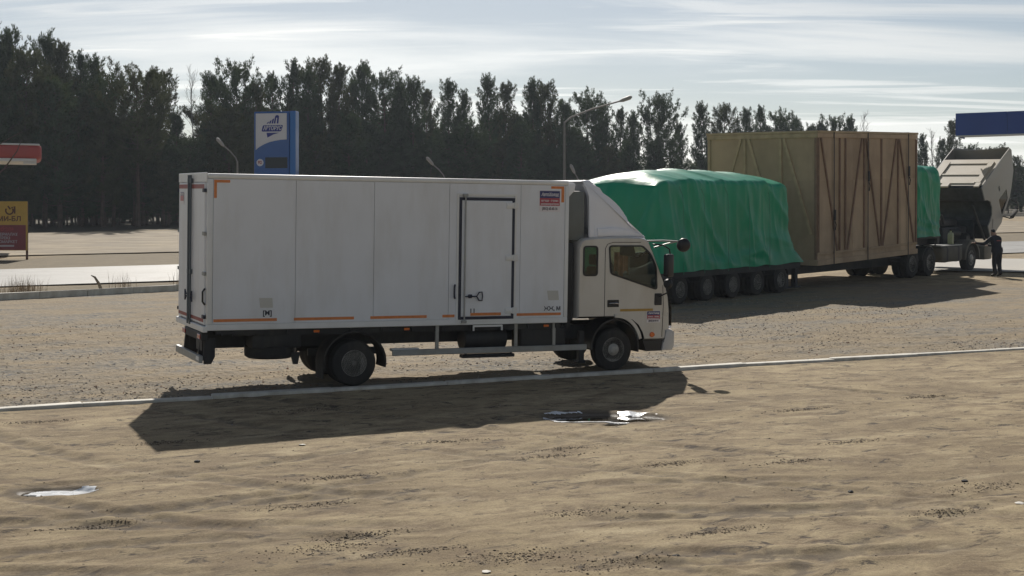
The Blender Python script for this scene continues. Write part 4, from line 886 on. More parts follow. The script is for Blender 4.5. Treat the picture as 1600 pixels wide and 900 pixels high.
b = MB(); b.prism([FP(.565, .19), FP(.61, .19), FP(.635, .10), FP(.665, .10), FP(.65, .19), FP(.695, .19), FP(.715, .075), FP(.69, .06), FP(.63, .06), FP(.60, .085)], -.018, -.013); b.build('logo_bar', ink, pn)
b = MB(); b.prism(rnd_poly([FP(.215, .315), FP(.775, .315), FP(.83, .215), FP(.255, .215)], .06), -.018, -.013); b.build('logo_band', ink, pn)
text('АВТОРУС', .235, 'lettering', panw, pn, (PW * .525, -.0215, PT - .265 * 2.62), FACE, .006, .15, xs=.70)
b = MB(); b.prism([FP(.36, .335), FP(.72, .335), FP(.56, .36), FP(.40, .405), FP(.385, .41)], -.018, -.013); b.build('logo_arrow', ink, pn)
b = MB(); b.prism([FP(.32, .72), FP(.32, .89), FP(.95, .89), FP(.95, .72)], -.014, -.001); b.build('price_screen', scr, pyl)
b = MB(); b.lathe([(.001, -.02), (.145, -.018), (.15, -.001)], (PW * .17, 0, PT - .80 * 2.62), 'y', 24); rd = b.build('emblem', panw, pyl)
text('92', .17, 'lettering', mat('emblem_red', (.30, .05, .06), .5), rd, (PW * .17, -.0225, PT - .80 * 2.62), FACE, .006)

# yellow and red advertising board at the left edge
by = 66.5; bx1 = ray_point(43, by); bd = empty('advertising_board', (bx1 - 1.75, by, SLOPE * by), (0, 0, 0)); tag(bd, 'yellow and dark red advertising board on posts beside the road', 'sign')
yel = mat('board_yellow', (.50, .31, .05), .5, var=.08); mar = mat('board_maroon', (.20, .03, .04), .5, var=.1); bro = mat('board_brown', (.10, .035, .02), .6); greyt = mat('board_grey', (.42, .40, .42), .6); redp = mat('board_red', (.35, .05, .05), .5)
b = MB(); b.box(0, 1.75, -.03, .03, .42, 2.66, .01); b.build('board_panel', yel, bd)
for x in (.03, 1.66):
    b = MB(); b.box(x, x + .09, .031, .11, -.1, 2.62, .008); b.build('board_post', bro, bd)
b = MB(); b.box(-.02, 1.68, -.036, -.031, .44, 1.58); mp_ = b.build('lower_panel', mar, bd)
b = MB()
pts_ = [(1.0 + .17 * math.cos(R(t)) - .06, -.036, 2.24 + .17 * math.sin(R(t))) for t in range(150, 395, 15)]
b.tube(pts_, .035, 6); b.tube([(.87, -.036, 2.44), (.98, -.036, 2.30)], .035, 6); b.tube([(1.03, -.036, 2.36), (1.18, -.036, 2.42), (1.18, -.036, 2.10)], .035, 6); b.build('board_logo', bro, bd)
text('ЭМИ-БЛ', .30, 'lettering', bro, bd, (.80, -.035, 1.85), FACE, .008, xs=1.1)
text('Мебель', .28, 'lettering', redp, mp_, (.62, -.041, 1.40), FACE, .004, .35)
text('МАТЕРИАЛАХ', .17, 'lettering', greyt, mp_, (.72, -.041, 1.15), FACE, .004)
text('ТРЕК3', .17, 'lettering', greyt, mp_, (.72, -.041, .98), FACE, .004)
text('АВТОМАРКЕТ', .17, 'lettering', greyt, mp_, (.72, -.041, .81), FACE, .004)
b = MB(); b.prism([(.30, .63), (.45, .72), (.45, .67), (1.15, .67), (1.15, .59), (.45, .59), (.45, .54)], -.042, -.037); b.build('arrow', greyt, mp_)

# red fuel station canopy, left
ry = 75.0; rx1 = ray_point(65, ry); rcn = empty('red_canopy', (rx1 - 9 * math.cos(R(18)), ry - 9 * math.sin(R(18)), SLOPE * ry), (0, 0, R(18))); tag(rcn, 'red fuel station canopy with white edges entering at the left', 'canopy')
cred = mat('canopy_red', (.36, .055, .05), .45, var=.08, vscale=1, dirt=(.2, .05, .04), dirt_amt=.3); cwh = mat('canopy_white', (.62, .62, .62), .5, var=.04)
b = MB(); b.box(0, 9, 0, 3.2, 4.70, 5.50, .22, 4); b.build('canopy_fascia', cred, rcn)
b = MB(); b.box(.05, 8.9, -.01, 3.1, 5.44, 5.53, .02); b.build('top_trim', cwh, rcn)
b = MB(); b.box(.05, 8.75, -.015, 3.1, 4.60, 4.76, .02); b.build('bottom_trim', cwh, rcn)
b = MB(); b.box(8.1, 8.75, .05, .6, 4.47, 4.595, .03); b.build('canopy_lamp', cwh, rcn)
for x in (1.2, 4.4):
    b = MB(); b.box(x, x + .35, 1.6, 1.95, -.9, 4.6); b.build('column', cwh, rcn)
# blue fuel station canopy, right
cblue = mat('canopy_blue', (.03, .075, .30), .45, var=.08, vscale=.8); by_ = 59.0; bx0 = ray_point(1493, by_)
bc = empty('blue_canopy', (bx0, by_, SLOPE * by_), (0, 0, R(-26))); tag(bc, 'dark blue fuel station canopy entering at the upper right', 'canopy')
zb_ = CAMH + (389 - 212) / 2277 * by_ - SLOPE * by_
for i in range(6):
    b = MB(); b.box(i * 2.0 + .004, i * 2.0 + 1.996, 0, .05, zb_, zb_ + .90, .004); b.build('fascia_panel', cblue, bc)
for i in range(1):
    b = MB(); b.box(0, .05, .052 + i * 2.0, 2.048 + i * 2.0, zb_, zb_ + .90, .004); b.build('fascia_panel', cblue, bc)
b = MB(); b.box(.055, 11.9, .055, 2.0, zb_ + .06, zb_ + .86); b.build('canopy_body', cwh, bc)
b = MB(); b.box(-.01, 12, -.012, .03, zb_ - .05, zb_ - .002); b.build('bottom_trim', cwh, bc)
for x in (3.5, 8.5):
    b = MB(); b.box(x, x + .4, .8, 1.2, -.3, zb_ + .06, .02); b.build('column', cwh, bc)

# ------------------------------------------------------------------ street lamps
lampm = mat('lamp_steel', (.20, .19, .165), .65, metal=.0, var=.15, vscale=2); lhead = mat('lamp_head', (.30, .29, .27), .6)
def lamp(px_, depth, ytop, arms, label):
    x = ray_point(px_, depth); zt = CAMH + (389 - ytop) / 2277 * depth; g0 = SLOPE * depth
    root = empty('street_lamp', (x, depth, g0)); tag(root, label, 'street lamp', 'street lamps at the forest edge')
    q = MB(); q.tube([(0, 0, -.3), (0, 0, (zt - g0) * .5), (0, 0, zt - g0)], [.085, .07, .05], 10); q.build('pole', lampm, root)
    for dx, dz, dy in arms:
        q = MB(); q.tube([(0, 0, zt - g0 - .05), (dx * .12, dy * .12, zt - g0 + dz * .22), (dx * .5, dy * .5, zt - g0 + dz * .62), (dx, dy, zt - g0 + dz)], .04, 8); a_ = q.build('arm', lampm, root)
        q = MB(); e = Vector((dx, dy, dz)).normalized(); p0 = Vector((dx, dy, zt - g0 + dz)); q.tube([p0 - e * .05, p0 + e * .12, p0 + e * .5, p0 + e * .62], [.05, .10, .11, .04], 8); q.build('lamp_head', lhead, a_)
lamp(882, 74, 190, [(2.85, 1.05, .0)], 'tall street lamp with long sloping arm above the truck cab')
lamp(371, 88, 252, [(-.85, .95, 0)], 'small street lamp left of the blue price pylon')
lamp(695, 92, 278, [(-.75, .85, 0)], 'short street lamp showing just above the truck box roof')
lamp(906, 95, 288, [(-.35, .75, 0)], 'small street lamp peeking out above the green tarpaulin')

# ------------------------------------------------------------------ forest
def leaf_mat(name, col, tr):
    m = bpy.data.materials.new(name); m.use_nodes = True; t = m.node_tree; n = t.nodes; l = t.links; n.remove(n['Principled BSDF'])
    co = n.new('ShaderNodeTexCoord'); z = n.new('ShaderNodeTexNoise'); z.inputs['Scale'].default_value = .8; z.inputs['Detail'].default_value = 2; l.new(co.outputs['Object'], z.inputs[0])
    rp = n.new('ShaderNodeValToRGB'); rp.color_ramp.elements[0].position = .3; rp.color_ramp.elements[0].color = (*[c * .55 for c in col], 1); rp.color_ramp.elements[1].position = .7; rp.color_ramp.elements[1].color = (*[c * 1.5 for c in col], 1); l.new(z.outputs[0], rp.inputs[0])
    d = n.new('ShaderNodeBsdfDiffuse'); l.new(rp.outputs[0], d.inputs[0]); tl = n.new('ShaderNodeBsdfTranslucent'); tl.inputs[0].default_value = (*tr, 1)
    ms = n.new('ShaderNodeMixShader'); ms.inputs[0].default_value = .16; l.new(d.outputs[0], ms.inputs[1]); l.new(tl.outputs[0], ms.inputs[2]); l.new(ms.outputs[0], n['Material Output'].inputs[0]); return m
needle = leaf_mat('pine_needles', (.046, .070, .036), (.08, .11, .04)); needle2 = leaf_mat('pine_needles_olive', (.064, .074, .036), (.10, .11, .04))
bark = mat('pine_bark', (.085, .055, .04), .9, var=.35, vscale=2, bump=.5, bscale=8); barkg = mat('birch_bark', (.30, .28, .26), .8, var=.4, vscale=4); twigm = mat('bare_twigs', (.12, .095, .085), .9)
def pine_meshes(seed, h, bare, rad, shape, dens):
    r_ = random.Random(seed); tr = MB(); npt = 9; lean = [r_.uniform(-.02, .02) * h for _ in range(2)]
    pts = [Vector((lean[0] * (k / 8) ** 2 + .06 * math.sin(k * 1.3 + seed), lean[1] * (k / 8) ** 2, h * k / 8 * .97)) for k in range(npt)]
    tr.tube(pts, [.17 * h / 13 * (1 - .88 * k / 8) + .012 for k in range(npt)], 7)
    vsl, fsl = [], []
    def tuft(p, d, sz, n):
        for _ in range(n):
            v = (d + Vector((r_.gauss(0, .55), r_.gauss(0, .55), r_.gauss(.25, .45)))).normalized(); l_ = sz * r_.uniform(.6, 1.15); sd = v.cross(Vector((r_.gauss(0, 1), r_.gauss(0, 1), r_.gauss(0, 1)))).normalized() * (.031 * r_.uniform(.7, 1.3))
            q = p + Vector((r_.gauss(0, .05), r_.gauss(0, .05), r_.gauss(0, .05))); i = len(vsl)
            vsl.extend([q - sd * .6, q + v * l_ * .55 - sd, q + v * l_, q + v * l_ * .55 + sd]); fsl.append((i, i + 1, i + 2, i + 3))
    def plume(p, d, ln):
        m_ = int(11 + 8 * dens)
        for j in range(m_): f_ = j / (m_ - 1); tuft(p + d * ln * f_ + Vector((r_.gauss(0, .15), r_.gauss(0, .15), r_.gauss(0, .07))) * (1.35 - 1.0 * f_), d, .36 * (1.1 - .4 * f_), 5)
    z = h * bare; k = 0
    while z < h * .985:
        f = (z - h * bare) / (h * (1 - bare)); env = {'cone': (1 - f) ** .75 * .95 + .10, 'round': math.sqrt(max(0, 1 - (2 * f - .85) ** 2 * .72)) * .9 + .06, 'flat': min(1, .45 + f * 1.0) * math.sqrt(max(.03, 1 - max(0, f - .55) ** 2 * 4.6)), 'column': (1 - f ** 3) * .72 + .1}[shape]
        nb = r_.randint(3, 5); a0 = r_.uniform(0, 6.3)
        for b_ in range(nb):
            if r_.random() < .10: continue
            a = a0 + b_ * 6.283 / nb + r_.uniform(-.35, .35); ln = rad * env * r_.uniform(.55, 1.22); c0 = pts[min(8, int(z / h * 8))]; base = Vector((c0.x, c0.y, z)); up = r_.uniform(.05, .5) + .35 * f
            dirh = Vector((math.cos(a), math.sin(a), 0)); br = []
            for j in range(5): t = j / 4; br.append(base + dirh * ln * t + Vector((0, 0, ln * (up * t * .6 + .35 * t * t - .18 * math.sin(t * 3.1) * (1 - f)))))
            tr.tube(br, [.035 * (1 - .75 * j / 4) * h / 13 * (1.3 - .6 * f) for j in range(5)], 4, False)
            npl = max(1, int(ln * 1.7 * dens + r_.random()))
            for q in range(npl):
                t = min(1, .34 + .66 * (q + r_.uniform(.35, 1)) / npl); s = min(3, int(t * 4)); p = br[s].lerp(br[s + 1], t * 4 - s) + Vector((r_.gauss(0, .14), r_.gauss(0, .14), r_.gauss(0, .08)))
                plume(p, (dirh * (.55 - .35 * f) * r_.uniform(.3, 1.2) + Vector((r_.gauss(0, .18), r_.gauss(0, .18), .8))).normalized(), r_.uniform(.8, 1.45) * (1.0 - .2 * f))
        z += h * .035 * r_.uniform(.7, 1.3); k += 1
    for _ in range(5): plume(Vector((pts[8].x + r_.gauss(0, .16), pts[8].y + r_.gauss(0, .16), h * r_.uniform(.90, .95))), Vector((r_.gauss(0, .12), r_.gauss(0, .12), 1)).normalized(), 1.0)
    cm_ = bpy.data.meshes.new('crown'); cm_.from_pydata(vsl, [], fsl)
    tm = bpy.data.meshes.new('trunk'); bmesh.ops.recalc_face_normals(tr.bm, faces=tr.bm.faces); tr.bm.to_mesh(tm); tr.bm.free(); tm.materials.append(bark)
    return tm, cm_, sorted(v.z for v in vsl)[-12]
VAR = {}
for nm, a in {'cone': (1, 13, .16, 1.9, 'cone', 1.1), 'cone_b': (2, 13, .22, 2.1, 'cone', 1.0), 'column': (3, 13, .14, 1.7, 'column', 1.15), 'column_b': (4, 13, .2, 1.9, 'column', 1.0), 'round': (5, 13, .34, 2.7, 'round', 1.05), 'flat': (6, 13, .40, 3.1, 'flat', 1.0), 'round_b': (8, 13, .26, 2.4, 'round', 1.1), 'slim': (9, 13, .3, 1.25, 'column', .95)}.items(): VAR[nm] = pine_meshes(*a)
for k_, v_ in VAR.items(): v_[1].materials.append(needle2 if k_ in ('column_b', 'round_b', 'flat') else needle)
def pine(px_, depth, ytop, var, label, wid=1.0, group='pines of the forest edge', name='pine_tree'):
    tm, cm_, h0 = VAR[var]; x = ray_point(px_, depth); g0 = SLOPE * min(depth, 220); ht = CAMH + (389 - ytop) / 2277 * depth - g0; s = ht / h0
    root = empty(name, (x, depth, g0), (0, 0, rnd.uniform(0, 6.28))); root.scale = (s * wid, s * wid, s); tag(root, label, 'tree', group)
    for n_, m_ in (('trunk', tm), ('crown', cm_)):
        o = bpy.data.objects.new(n_, m_); C.objects.link(o); o.parent = root
    return root
def edge(px_):      # distance of the forest edge along each line of sight
    r = (px_ - 800) / 2277; e = E0 + nR * 60; t = (e.x - r * e.y) / (r * RY - RX); return e.y + t * RY
SKYL = [(-12, 30, 'round'), (14, 44, 'column'), (38, 72, 'round_b'), (70, 44, 'cone'), (99, 62, 'column_b'), (128, 76, 'cone_b'), (150, 84, 'column'), (178, 108, 'round'), (216, 88, 'flat'), (246, 104, 'round_b'), (276, 172, 'cone'), (330, 106, 'cone'), (371, 87, 'round'), (399, 126, 'column_b'), (425, 110, 'slim'), (459, 90, 'column'), (481, 104, 'cone_b'), (505, 86, 'round_b'), (532, 98, 'column_b'), (549, 118, 'cone'), (566, 93, 'slim'), (602, 102, 'round'), (626, 124, 'column'), (646, 116, 'cone'), (668, 136, 'column_b'), (701, 120, 'cone_b'), (725, 138, 'column'), (765, 112, 'cone'), (792, 126, 'column_b'), (832, 120, 'column'), (856, 124, 'round_b'), (884, 152, 'cone'), (918, 137, 'round'), (940, 156, 'column'), (968, 166, 'cone_b'), (990, 172, 'column'), (1030, 139, 'round'), (1062, 188, 'cone'), (1098, 156, 'cone'), (1132, 160, 'round_b'), (1165, 166, 'column'), (1190, 163, 'cone_b'), (1220, 168, 'round'), (1243, 180, 'slim'), (1266, 191, 'cone'), (1282, 187, 'slim'), (1304, 176, 'round'), (1326, 178, 'cone'), (1441, 208, 'column'), (1470, 214, 'cone'), (1487, 186, 'column_b'), (1516, 222, 'round'), (1552, 222, 'flat'), (1586, 242, 'round_b'), (1612, 236, 'column')]
ORD = ['first', 'second', 'third', 'fourth', 'fifth', 'sixth', 'seventh', 'eighth', 'ninth', 'tenth', 'eleventh', 'twelfth', 'thirteenth', 'fourteenth', 'fifteenth', 'sixteenth', 'seventeenth', 'eighteenth', 'nineteenth', 'twentieth']
def ordw(i): return ORD[i] if i < 20 else (['twenty', 'thirty', 'forty', 'fifty', 'sixty', 'seventy', 'eighty', 'ninety'][(i + 1) // 10 - 2] + '-' + ORD[(i + 1) % 10 - 1] if (i + 1) % 10 else ['twentieth', 'thirtieth', 'fortieth', 'fiftieth', 'sixtieth', 'seventieth', 'eightieth', 'ninetieth'][(i + 1) // 10 - 2])
LOOK = {'cone': 'pointed', 'cone_b': 'ragged pointed', 'column': 'dense upright', 'column_b': 'olive upright', 'round': 'rounded', 'round_b': 'olive rounded', 'flat': 'broad spreading', 'slim': 'slim spiky'}
vis = [t for t in SKYL if 0 <= t[0] <= 1600]
for px_, yt, v in SKYL:
    d = min(edge(px_), 215) + rnd.uniform(0, 9) + (6 if v == 'slim' else 0)
    if px_ == 216: d = min(edge(px_), 215) - 3
    k = vis.index((px_, yt, v)) if (px_, yt, v) in vis else None
    pine(px_, d, yt, v, '%s pine topping the forest skyline, %s from the left edge' % (LOOK[v], ordw(k)) if k is not None else 'tall pine at the very edge of the picture on the %s' % ('left' if px_ < 0 else 'right'), {'slim': .95, 'flat': 1.1, 'round': .95, 'round_b': .92}.get(v, .84))
xs_ = [t[0] for t in SKYL]; ys_ = [t[1] for t in SKYL]
vl = list(VAR)
for row, (dd, drop, n_) in enumerate(((-1, 80, 50), (8, 66, 46), (17, 72, 36))):
    for i in range(n_):
        px_ = -60 + 1720 * (i + rnd.uniform(.1, .9)) / n_
        yl = max(np.interp(px_ + q, xs_, ys_) for q in (-14, 0, 14)); yt = yl + drop * rnd.uniform(.6, 1.35)
        if 1330 < px_ < 1440: yt = max(yt, 210)
        d = min(edge(px_), 215) + dd + rnd.uniform(-1, 4)
        w_ = ('front rank of the forest', 'second rank behind the forest edge', 'deep in the dark forest')[row]
        pine(px_, d, yt, vl[rnd.randrange(7)], ('dark pine in the %s, %s from the left' % (w_, ordw(i)) if row < 2 else 'dark pine standing %s' % w_), 1.42, 'filler pines, rank %s' % ordw(row))
# young pines at the foot of the forest
for i in range(140):
    px_ = -40 + 1700 * ((i * 37) % 90 + rnd.random()) / 90 if i < 90 else -40 + 1700 * (i - 90 + rnd.random()) / 50
    d = min(edge(px_), 215) + (rnd.uniform(-2, 5) if i < 45 else rnd.uniform(14, 34) if i < 90 else rnd.uniform(38, 50)); pine(px_, d, 389 - (SLOPE * d - CAMH + rnd.uniform(3.2, 6.5)) / d * 2277, ('column_b', 'round_b', 'cone')[i % 3], 'young bushy pine at the foot of the forest edge, %s from the left' % ordw((i * 37) % 90) if i < 45 else 'young bushy pine filling the shade deep under the forest', 2.0 if i < 90 else 3.2, 'young pines along the forest foot', 'young_pine')
for i in range(80):
    px_ = (-30 + 380 * (i + rnd.random()) / 60) if i < 60 else 1430 + 190 * (i - 60 + rnd.random()) / 20
    d = min(edge(px_), 215) + rnd.uniform(3, 16); pine(px_, d, 389 - (SLOPE * d - CAMH + rnd.uniform(2.0, 4.4)) / d * 2277, ('column_b', 'column', 'round_b')[i % 3], 'low pine sapling in the dark undergrowth between the trunks', 2.3, 'pine saplings in the undergrowth', 'pine_sapling')
for i in range(22):
    px_ = -70 - 22 * i + rnd.uniform(-8, 8) if i < 16 else 1640 + 26 * (i - 16)
    pine(px_, min(edge(px_), 215) + rnd.uniform(-1, 9), 60 if i < 16 else 238, vl[i % 7], 'tall pine of the same forest beyond the picture on the %s' % ('left' if i < 16 else 'right'), 1.0, 'pines beyond the picture')
def bare_tree(px_, depth, ytop, seed, label, name='birch_tree', thick=.09, spread=.5, gen=4):
    r_ = random.Random(seed); x = ray_point(px_, depth); g0 = SLOPE * depth; h = CAMH + (389 - ytop) / 2277 * depth - g0
    root = empty(name, (x, depth, g0)); tag(root, label, 'tree'); tk_ = MB(); tw = MB()
    pts = [Vector((.1 * math.sin(k * 1.1 + seed), .1 * math.cos(k + seed), h * k / 9)) for k in range(10)]; tk_.tube(pts, [thick * (1 - .9 * k / 9) + .008 for k in range(10)], 7)
    def br(p, d, l_, rd, g):
        q = [p]; dd = d.copy()
        for k in range(4): dd = (dd + Vector((r_.gauss(0, .12), r_.gauss(0, .12), .10))).normalized(); q.append(q[-1] + dd * l_ / 4)
        tw.tube(q, [rd, rd * .8, rd * .6, rd * .45, rd * .3], 4, False)
        if g:
            for k in range(3): br(q[k + 1], (dd + Vector((r_.gauss(0, .6), r_.gauss(0, .6), r_.gauss(.1, .3)))).normalized(), l_ * .55, rd * .55, g - 1)
    for k in range(26):
        z = h * (.3 + .68 * k / 26); a = r_.uniform(0, 6.28); c0 = pts[min(9, int(z / h * 9))]
        br(Vector((c0.x, c0.y, z)), Vector((math.cos(a) * spread, math.sin(a) * spread, .8)).normalized(), h * .17 * (1.2 - .7 * k / 26), .022, gen - 2)
    tk_.build('trunk', barkg, root); tw.build('crown', twigm, root, 0)
bare_tree(301, 134, 112, 3, 'bare leafless birch between the pines left of the blue pylon')
bare_tree(1349, 172, 178, 5, 'bare leafless birch poking up above the crate')
bare_tree(1456, 165, 205, 9, 'bare pale birch right of the crate near the blue canopy')
# a bare sapling just outside the left edge leans its twigs into view
rt_ = empty('bare_sapling', (-9.7, 24.5, SLOPE * 24.5)); tag(rt_, 'bare thin branches reaching in from the left edge before the red canopy', 'tree')
b = MB(); b.tube([(0, 0, -.1), (.1, 0, 1.2), (.35, 0, 2.6), (.55, 0, 3.6)], [.05, .042, .03, .02], 7); b.build('trunk', bark, rt_)
b = MB(); b.tube([(.48, 0, 3.3), (.86, 0, 3.42), (1.16, 0, 3.66), (1.38, 0, 3.96), (1.46, 0, 4.16)], [.02, .017, .014, .009, .004], 6); b.tube([(.55, 0, 3.6), (.9, .05, 3.98), (1.25, .1, 4.20), (1.45, .1, 4.3)], [.015, .011, .008, .003], 6); b.tube([(1.16, 0, 3.66), (1.3, .1, 3.72)], [.007, .003], 5); b.build('branch', twigm, rt_)

# ------------------------------------------------------------------ dry weeds, stones, gravel
def weed_patch(name, n, fn, hmin, hmax, m, kind='stuff'):
    vsl, fsl = [], []
    for _ in range(n):
        x, y = fn(); z = SLOPE * y - .02; h = rnd.uniform(hmin, hmax); a = rnd.uniform(0, 6.28)
        d = Vector((math.cos(a), math.sin(a), 0)); l_ = rnd.uniform(.05, .45) * h; sd = Vector((-d.y, d.x, 0)) * .006
        i = len(vsl); p = Vector((x, y, z)); vsl.extend([p - sd, p + sd, p + d * l_ * .4 + Vector((0, 0, h * .6)) + sd * .7, p + d * l_ * .4 + Vector((0, 0, h * .6)) - sd * .7, p + d * l_ + Vector((0, 0, h))]); fsl += [(i, i + 1, i + 2, i + 3), (i + 3, i + 2, i + 4)]
    me = bpy.data.meshes.new(name); me.from_pydata(vsl, [], fsl); o = mesh_obj(name, me, m, None, 0); return o
straw = mat('dry_straw', (.22, .155, .09), .85, var=.25, vscale=2)
clumps = [(rnd.random(), rnd.uniform(.3, 1.6)) for _ in range(16)]
def wpos():
    f, o = rnd.choice(clumps); f += rnd.gauss(0, .012); q = Vector((-20.5, 38.2)).lerp(Vector((-6.5, 50.7)), f); return q.x - .66 * o + rnd.gauss(0, .12), q.y + .75 * o + rnd.gauss(0, .12)
tag(weed_patch('dry_weeds', 1000, wpos, .12, .75, straw), 'dry straw-coloured weeds growing along the roadside kerb', 'weeds', kind='stuff')
b = MB(); p0 = Vector((-12.85, 45.8, 0)); gz0 = SLOPE * 45.8
b.tube([(p0.x, p0.y, gz0 - .1), (p0.x - .12, p0.y, gz0 + .28), (p0.x - .26, p0.y, gz0 + .5), (p0.x - .38, p0.y, gz0 + .56)], [.07, .05, .035, .012], 7); o = b.build('bent_stake', mat('old_wood', (.20, .165, .12), .9, var=.2), None); tag(o, 'bent weathered stake leaning among the dry weeds by the kerb', 'stake')
def stone_mesh(seed, flat=.6):
    q = bmesh.new(); bmesh.ops.create_icosphere(q, subdivisions=2, radius=1)
    for v in q.verts: v.co *= 1 + .35 * mnoise.noise(v.co * 1.3 + Vector((seed * 7, 0, 0))) + .12 * mnoise.noise(v.co * 3.5 + Vector((0, seed, 0))); v.co.z *= flat
    me = bpy.data.meshes.new('stone'); q.to_mesh(me); q.free(); return me
darks = mat('dark_stone', (.05, .047, .045), .85, var=.2, vscale=20); pales = mat('pale_scrap', (.55, .52, .46), .7, var=.1)
def gpt(px_, py2): k = (py2 - 389) / 2277; y = CAMH / (SLOPE + k); return ((px_ - 800) * y / 2277, y)
for i, (px_, py2, s, m_, lb, ct) in enumerate(((1057, 866, .03, darks, 'dark fist-sized stone alone on the sand at the bottom right', 'stone'), (1329, 766, .033, darks, 'flat dark stone on the sand right of the puddle', 'stone'), (308, 720, .035, darks, 'dark clod just below the left end of the truck shadow', 'clod'), (1507, 751, .035, darks, 'small dark pebble on the sand near the right edge', 'stone'), (760, 892, .04, pales, 'pale scrap of litter at the bottom edge of the yard', 'litter'), (472, 695, .035, pales, 'pale scrap lying just in front of the truck shadow', 'litter'), (1593, 788, .05, pales, 'pale stone at the right edge of the sandy yard', 'stone'))):
    x, y = gpt(px_, py2); me = stone_mesh(i + 1, .55 if m_ is darks else .18); o = mesh_obj('stone' if ct == 'stone' else ('clod' if ct == 'clod' else 'litter_scrap'), me, m_, None, 0 if m_ is darks else 40, (x, y, hgt(x, y) + s * .2), (0, 0, i * 1.3)); o.scale = (s * 1.3, s, s); tag(o, lb, ct)
def scatter(name, n, fn, smin, smax, cols, seed, label):
    r_ = np.random.RandomState(seed); t = (1 + 5 ** .5) / 2
    base = np.array([(1, 0, 0), (-1, 0, 0), (0, 1, 0), (0, -1, 0), (0, 0, 1), (0, 0, -1)], float); fb = np.array([(0, 2, 4), (2, 1, 4), (1, 3, 4), (3, 0, 4), (2, 0, 5), (1, 2, 5), (3, 1, 5), (0, 3, 5)])
    x, y = fn(r_, n); n = len(x); z = ground_h(x, y); s = smin * (smax / smin) ** (r_.rand(n) ** 2.2); an = r_.rand(n) * 6.28
    V = base[None] * (1 + .5 * (r_.rand(n, 6, 1) - .5)) * s[:, None, None] * np.array([1.25, .9, .6]); V += (r_.rand(n, 6, 3) - .5) * s[:, None, None] * .45
    c, q = np.cos(an)[:, None], np.sin(an)[:, None]; V = np.stack([V[..., 0] * c - V[..., 1] * q, V[..., 0] * q + V[..., 1] * c, V[..., 2]], -1) + np.stack([x, y, z + s * .15], -1)[:, None]
    Fc = (fb[None] + np.arange(n)[:, None, None] * 6).reshape(-1, 3); me = bpy.data.meshes.new(name)
    me.vertices.add(n * 6); me.vertices.foreach_set('co', V.reshape(-1).astype(np.float32)); me.loops.add(Fc.size); me.loops.foreach_set('vertex_index', Fc.reshape(-1).astype(np.int32)); me.polygons.add(len(Fc)); me.polygons.foreach_set('loop_start', (np.arange(len(Fc)) * 3).astype(np.int32))
    for m_ in cols: me.materials.append(m_)
    me.polygons.foreach_set('material_index', np.repeat(r_.randint(0, len(cols), n), 8).astype(np.int32)); me.update(calc_edges=True)
    o = bpy.data.objects.new(name, me); C.objects.link(o); tag(o, label, 'gravel', kind='stuff')
gs = [mat('gravel_%s' % k, c_, .85) for k, c_ in (('grey', (.20, .19, .18)), ('dark', (.11, .105, .10)), ('tan', (.34, .27, .19)), ('pale', (.42, .37, .30)), ('rust', (.24, .13, .08)))]
def lot(r_, n):
    lx = -7 + 29 * r_.rand(n); ly = KERB_Y + .25 + 14 * r_.rand(n) ** 1.6; k = fbm(lx * .35, ly * .8, 3, 91) + .25 * r_.randn(n) > .02; lx, ly = lx[k], ly[k]; return TO.x + lx * tc_ - ly * ts_, TO.y + lx * ts_ + ly * tc_
scatter('loose_gravel', 46000, lot, .006, .026, gs, 5, 'loose grey gravel scattered over the lot behind the kerb')
def yard(r_, n): return -9.5 + 21 * r_.rand(n), 11 + 16 * r_.rand(n)
def yardf(r_, n):
    x, y = yard(r_, n); ly = -(x - TO.x) * ts_ + (y - TO.y) * tc_; k = ly > KERB_Y - .15; y = np.where(k, y - 9, y); return x, y
scatter('yard_clods', 5000, yardf, .003, .014, [gs[0], gs[2], gs[2], mat('clod_brown', (.10, .075, .05), .9)], 9, 'small clods and pebbles strewn over the sandy yard')

SPOTS = [(500, 640, 28), (650, 590, 0), (560, 835, 0), (520, 855, 1), (640, 862, 0), (780, 868, 1), (820, 872, 1), (860, 712, 0), (880, 700, 0), (1050, 725, 0), (1240, 722, 0), (1130, 830, 0), (930, 798, 1), (960, 880, 1), (1330, 690, 0), (1540, 760, 1), (1480, 800, 0), (140, 820, 0), (260, 690, 0), (60, 660, 0), (530, 745, 0), (480, 790, 0), (940, 530, 0), (1250, 640, 0), (1450, 620, 0), (700, 690, 0)]
def clusters(r_, n):
    k = r_.randint(0, len(SPOTS), n); p = np.array([gpt(a, b_) for a, b_, _ in SPOTS]); big = np.array([c_ for _, _, c_ in SPOTS]) > 0
    a = r_.randn(n) * np.where(big[k], .34, .26); c = r_.randn(n) * np.where(big[k], .11, .06); return p[k, 0] + a * tc_ - c * ts_, p[k, 1] + a * ts_ + c * tc_
scatter('churned_mud', 9000, clusters, .004, .015, [gs[2], mat('mud_dark', (.085, .065, .048), .9), mat('clod_brown', (.10, .075, .05), .9)], 13, 'dark churned mud clods in streaks across the sandy yard')
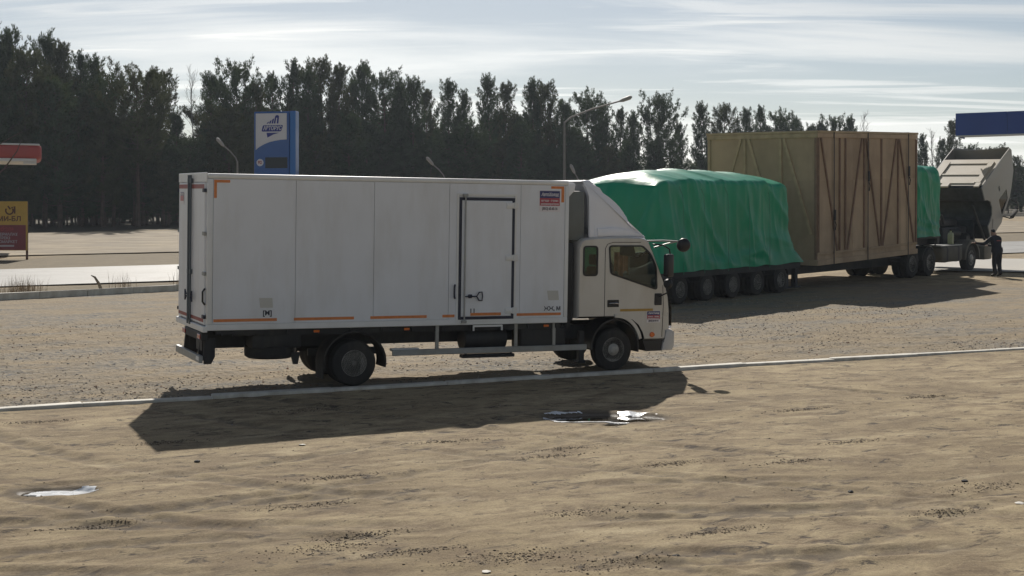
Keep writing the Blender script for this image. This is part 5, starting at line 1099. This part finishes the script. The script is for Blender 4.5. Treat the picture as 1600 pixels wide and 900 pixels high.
# old ice left round the puddles
icem = mat('old_ice', (.78, .80, .82), .25, var=.08, vscale=6, bump=.3, bscale=20, transl=((.8, .85, .9), .15))
def ice(name, fn, x0, x1, y0, y1, st, lvl, label):
    xs = np.arange(x0, x1, st); ys = np.arange(y0, y1, st); XX, YY = np.meshgrid(xs, ys); keep = fn(XX, YY); ZZ = np.maximum(ground_h(XX, YY), lvl) + .007 + .006 * fbm(XX * 6, YY * 9, 3, 77); mb = MB(); vv = {}
    for i, j in zip(*np.nonzero(keep)):
        if i + 1 < len(ys) and j + 1 < len(xs) and keep[i + 1, j] and keep[i, j + 1] and keep[i + 1, j + 1]:
            q = [vv.setdefault(p, None) or vv.__setitem__(p, mb.bm.verts.new((XX[p], YY[p], ZZ[p]))) or vv[p] for p in ((i, j), (i, j + 1), (i + 1, j + 1), (i + 1, j))]; mb.bm.faces.new(q)
    tag(mb.build(name, icem, None, 60), label, 'ice')
def pq(i, x, y): cx, cy, ax, ay = PUDDLES[i]; return ((x - cx) / ax) ** 2 + ((y - cy) / ay) ** 2 + .9 * fbm(x * 1.6, y * 2.4, 4, 51)
ice('ice_crust', lambda x, y: (np.abs(pq(0, x, y) - 1.45) < .28 + .9 * fbm(x * 2.2, y * 3, 3, 83)) & (fbm(x * 1.1, y * 1.3, 2, 87) > -.22), .2, 2.6, 20.3, 22.3, .025, SLOPE * 21.3 - .036, 'broken white ice rim round the dark puddle beside the truck shadow')
ice('ice_patch', lambda x, y: ((x + 5.05) / .42) ** 2 + ((y - 16.1) / .24) ** 2 + 1.1 * fbm(x * 3, y * 5, 4, 89) < 1.0, -5.9, -4.2, 15.6, 16.6, .02, SLOPE * 16.1 - .036, 'bright patch of old ice on the sand near the left edge')
# ------------------------------------------------------------------ dusty spring air
hm = bpy.data.materials.new('dusty_air'); hm.use_nodes = True; n = hm.node_tree.nodes; n.remove(n['Principled BSDF'])
pv = n.new('ShaderNodeVolumePrincipled'); pv.inputs['Density'].default_value = .00020; pv.inputs['Color'].default_value = (.78, .88, 1, 1); pv.inputs['Anisotropy'].default_value = .45
hm.node_tree.links.new(pv.outputs[0], n['Material Output'].inputs['Volume'])
b = MB(); b.box(-330, 330, -75, 400, -5.0, 34); o = b.build('haze', hm, None, 0); tag(o, kind='stuff')
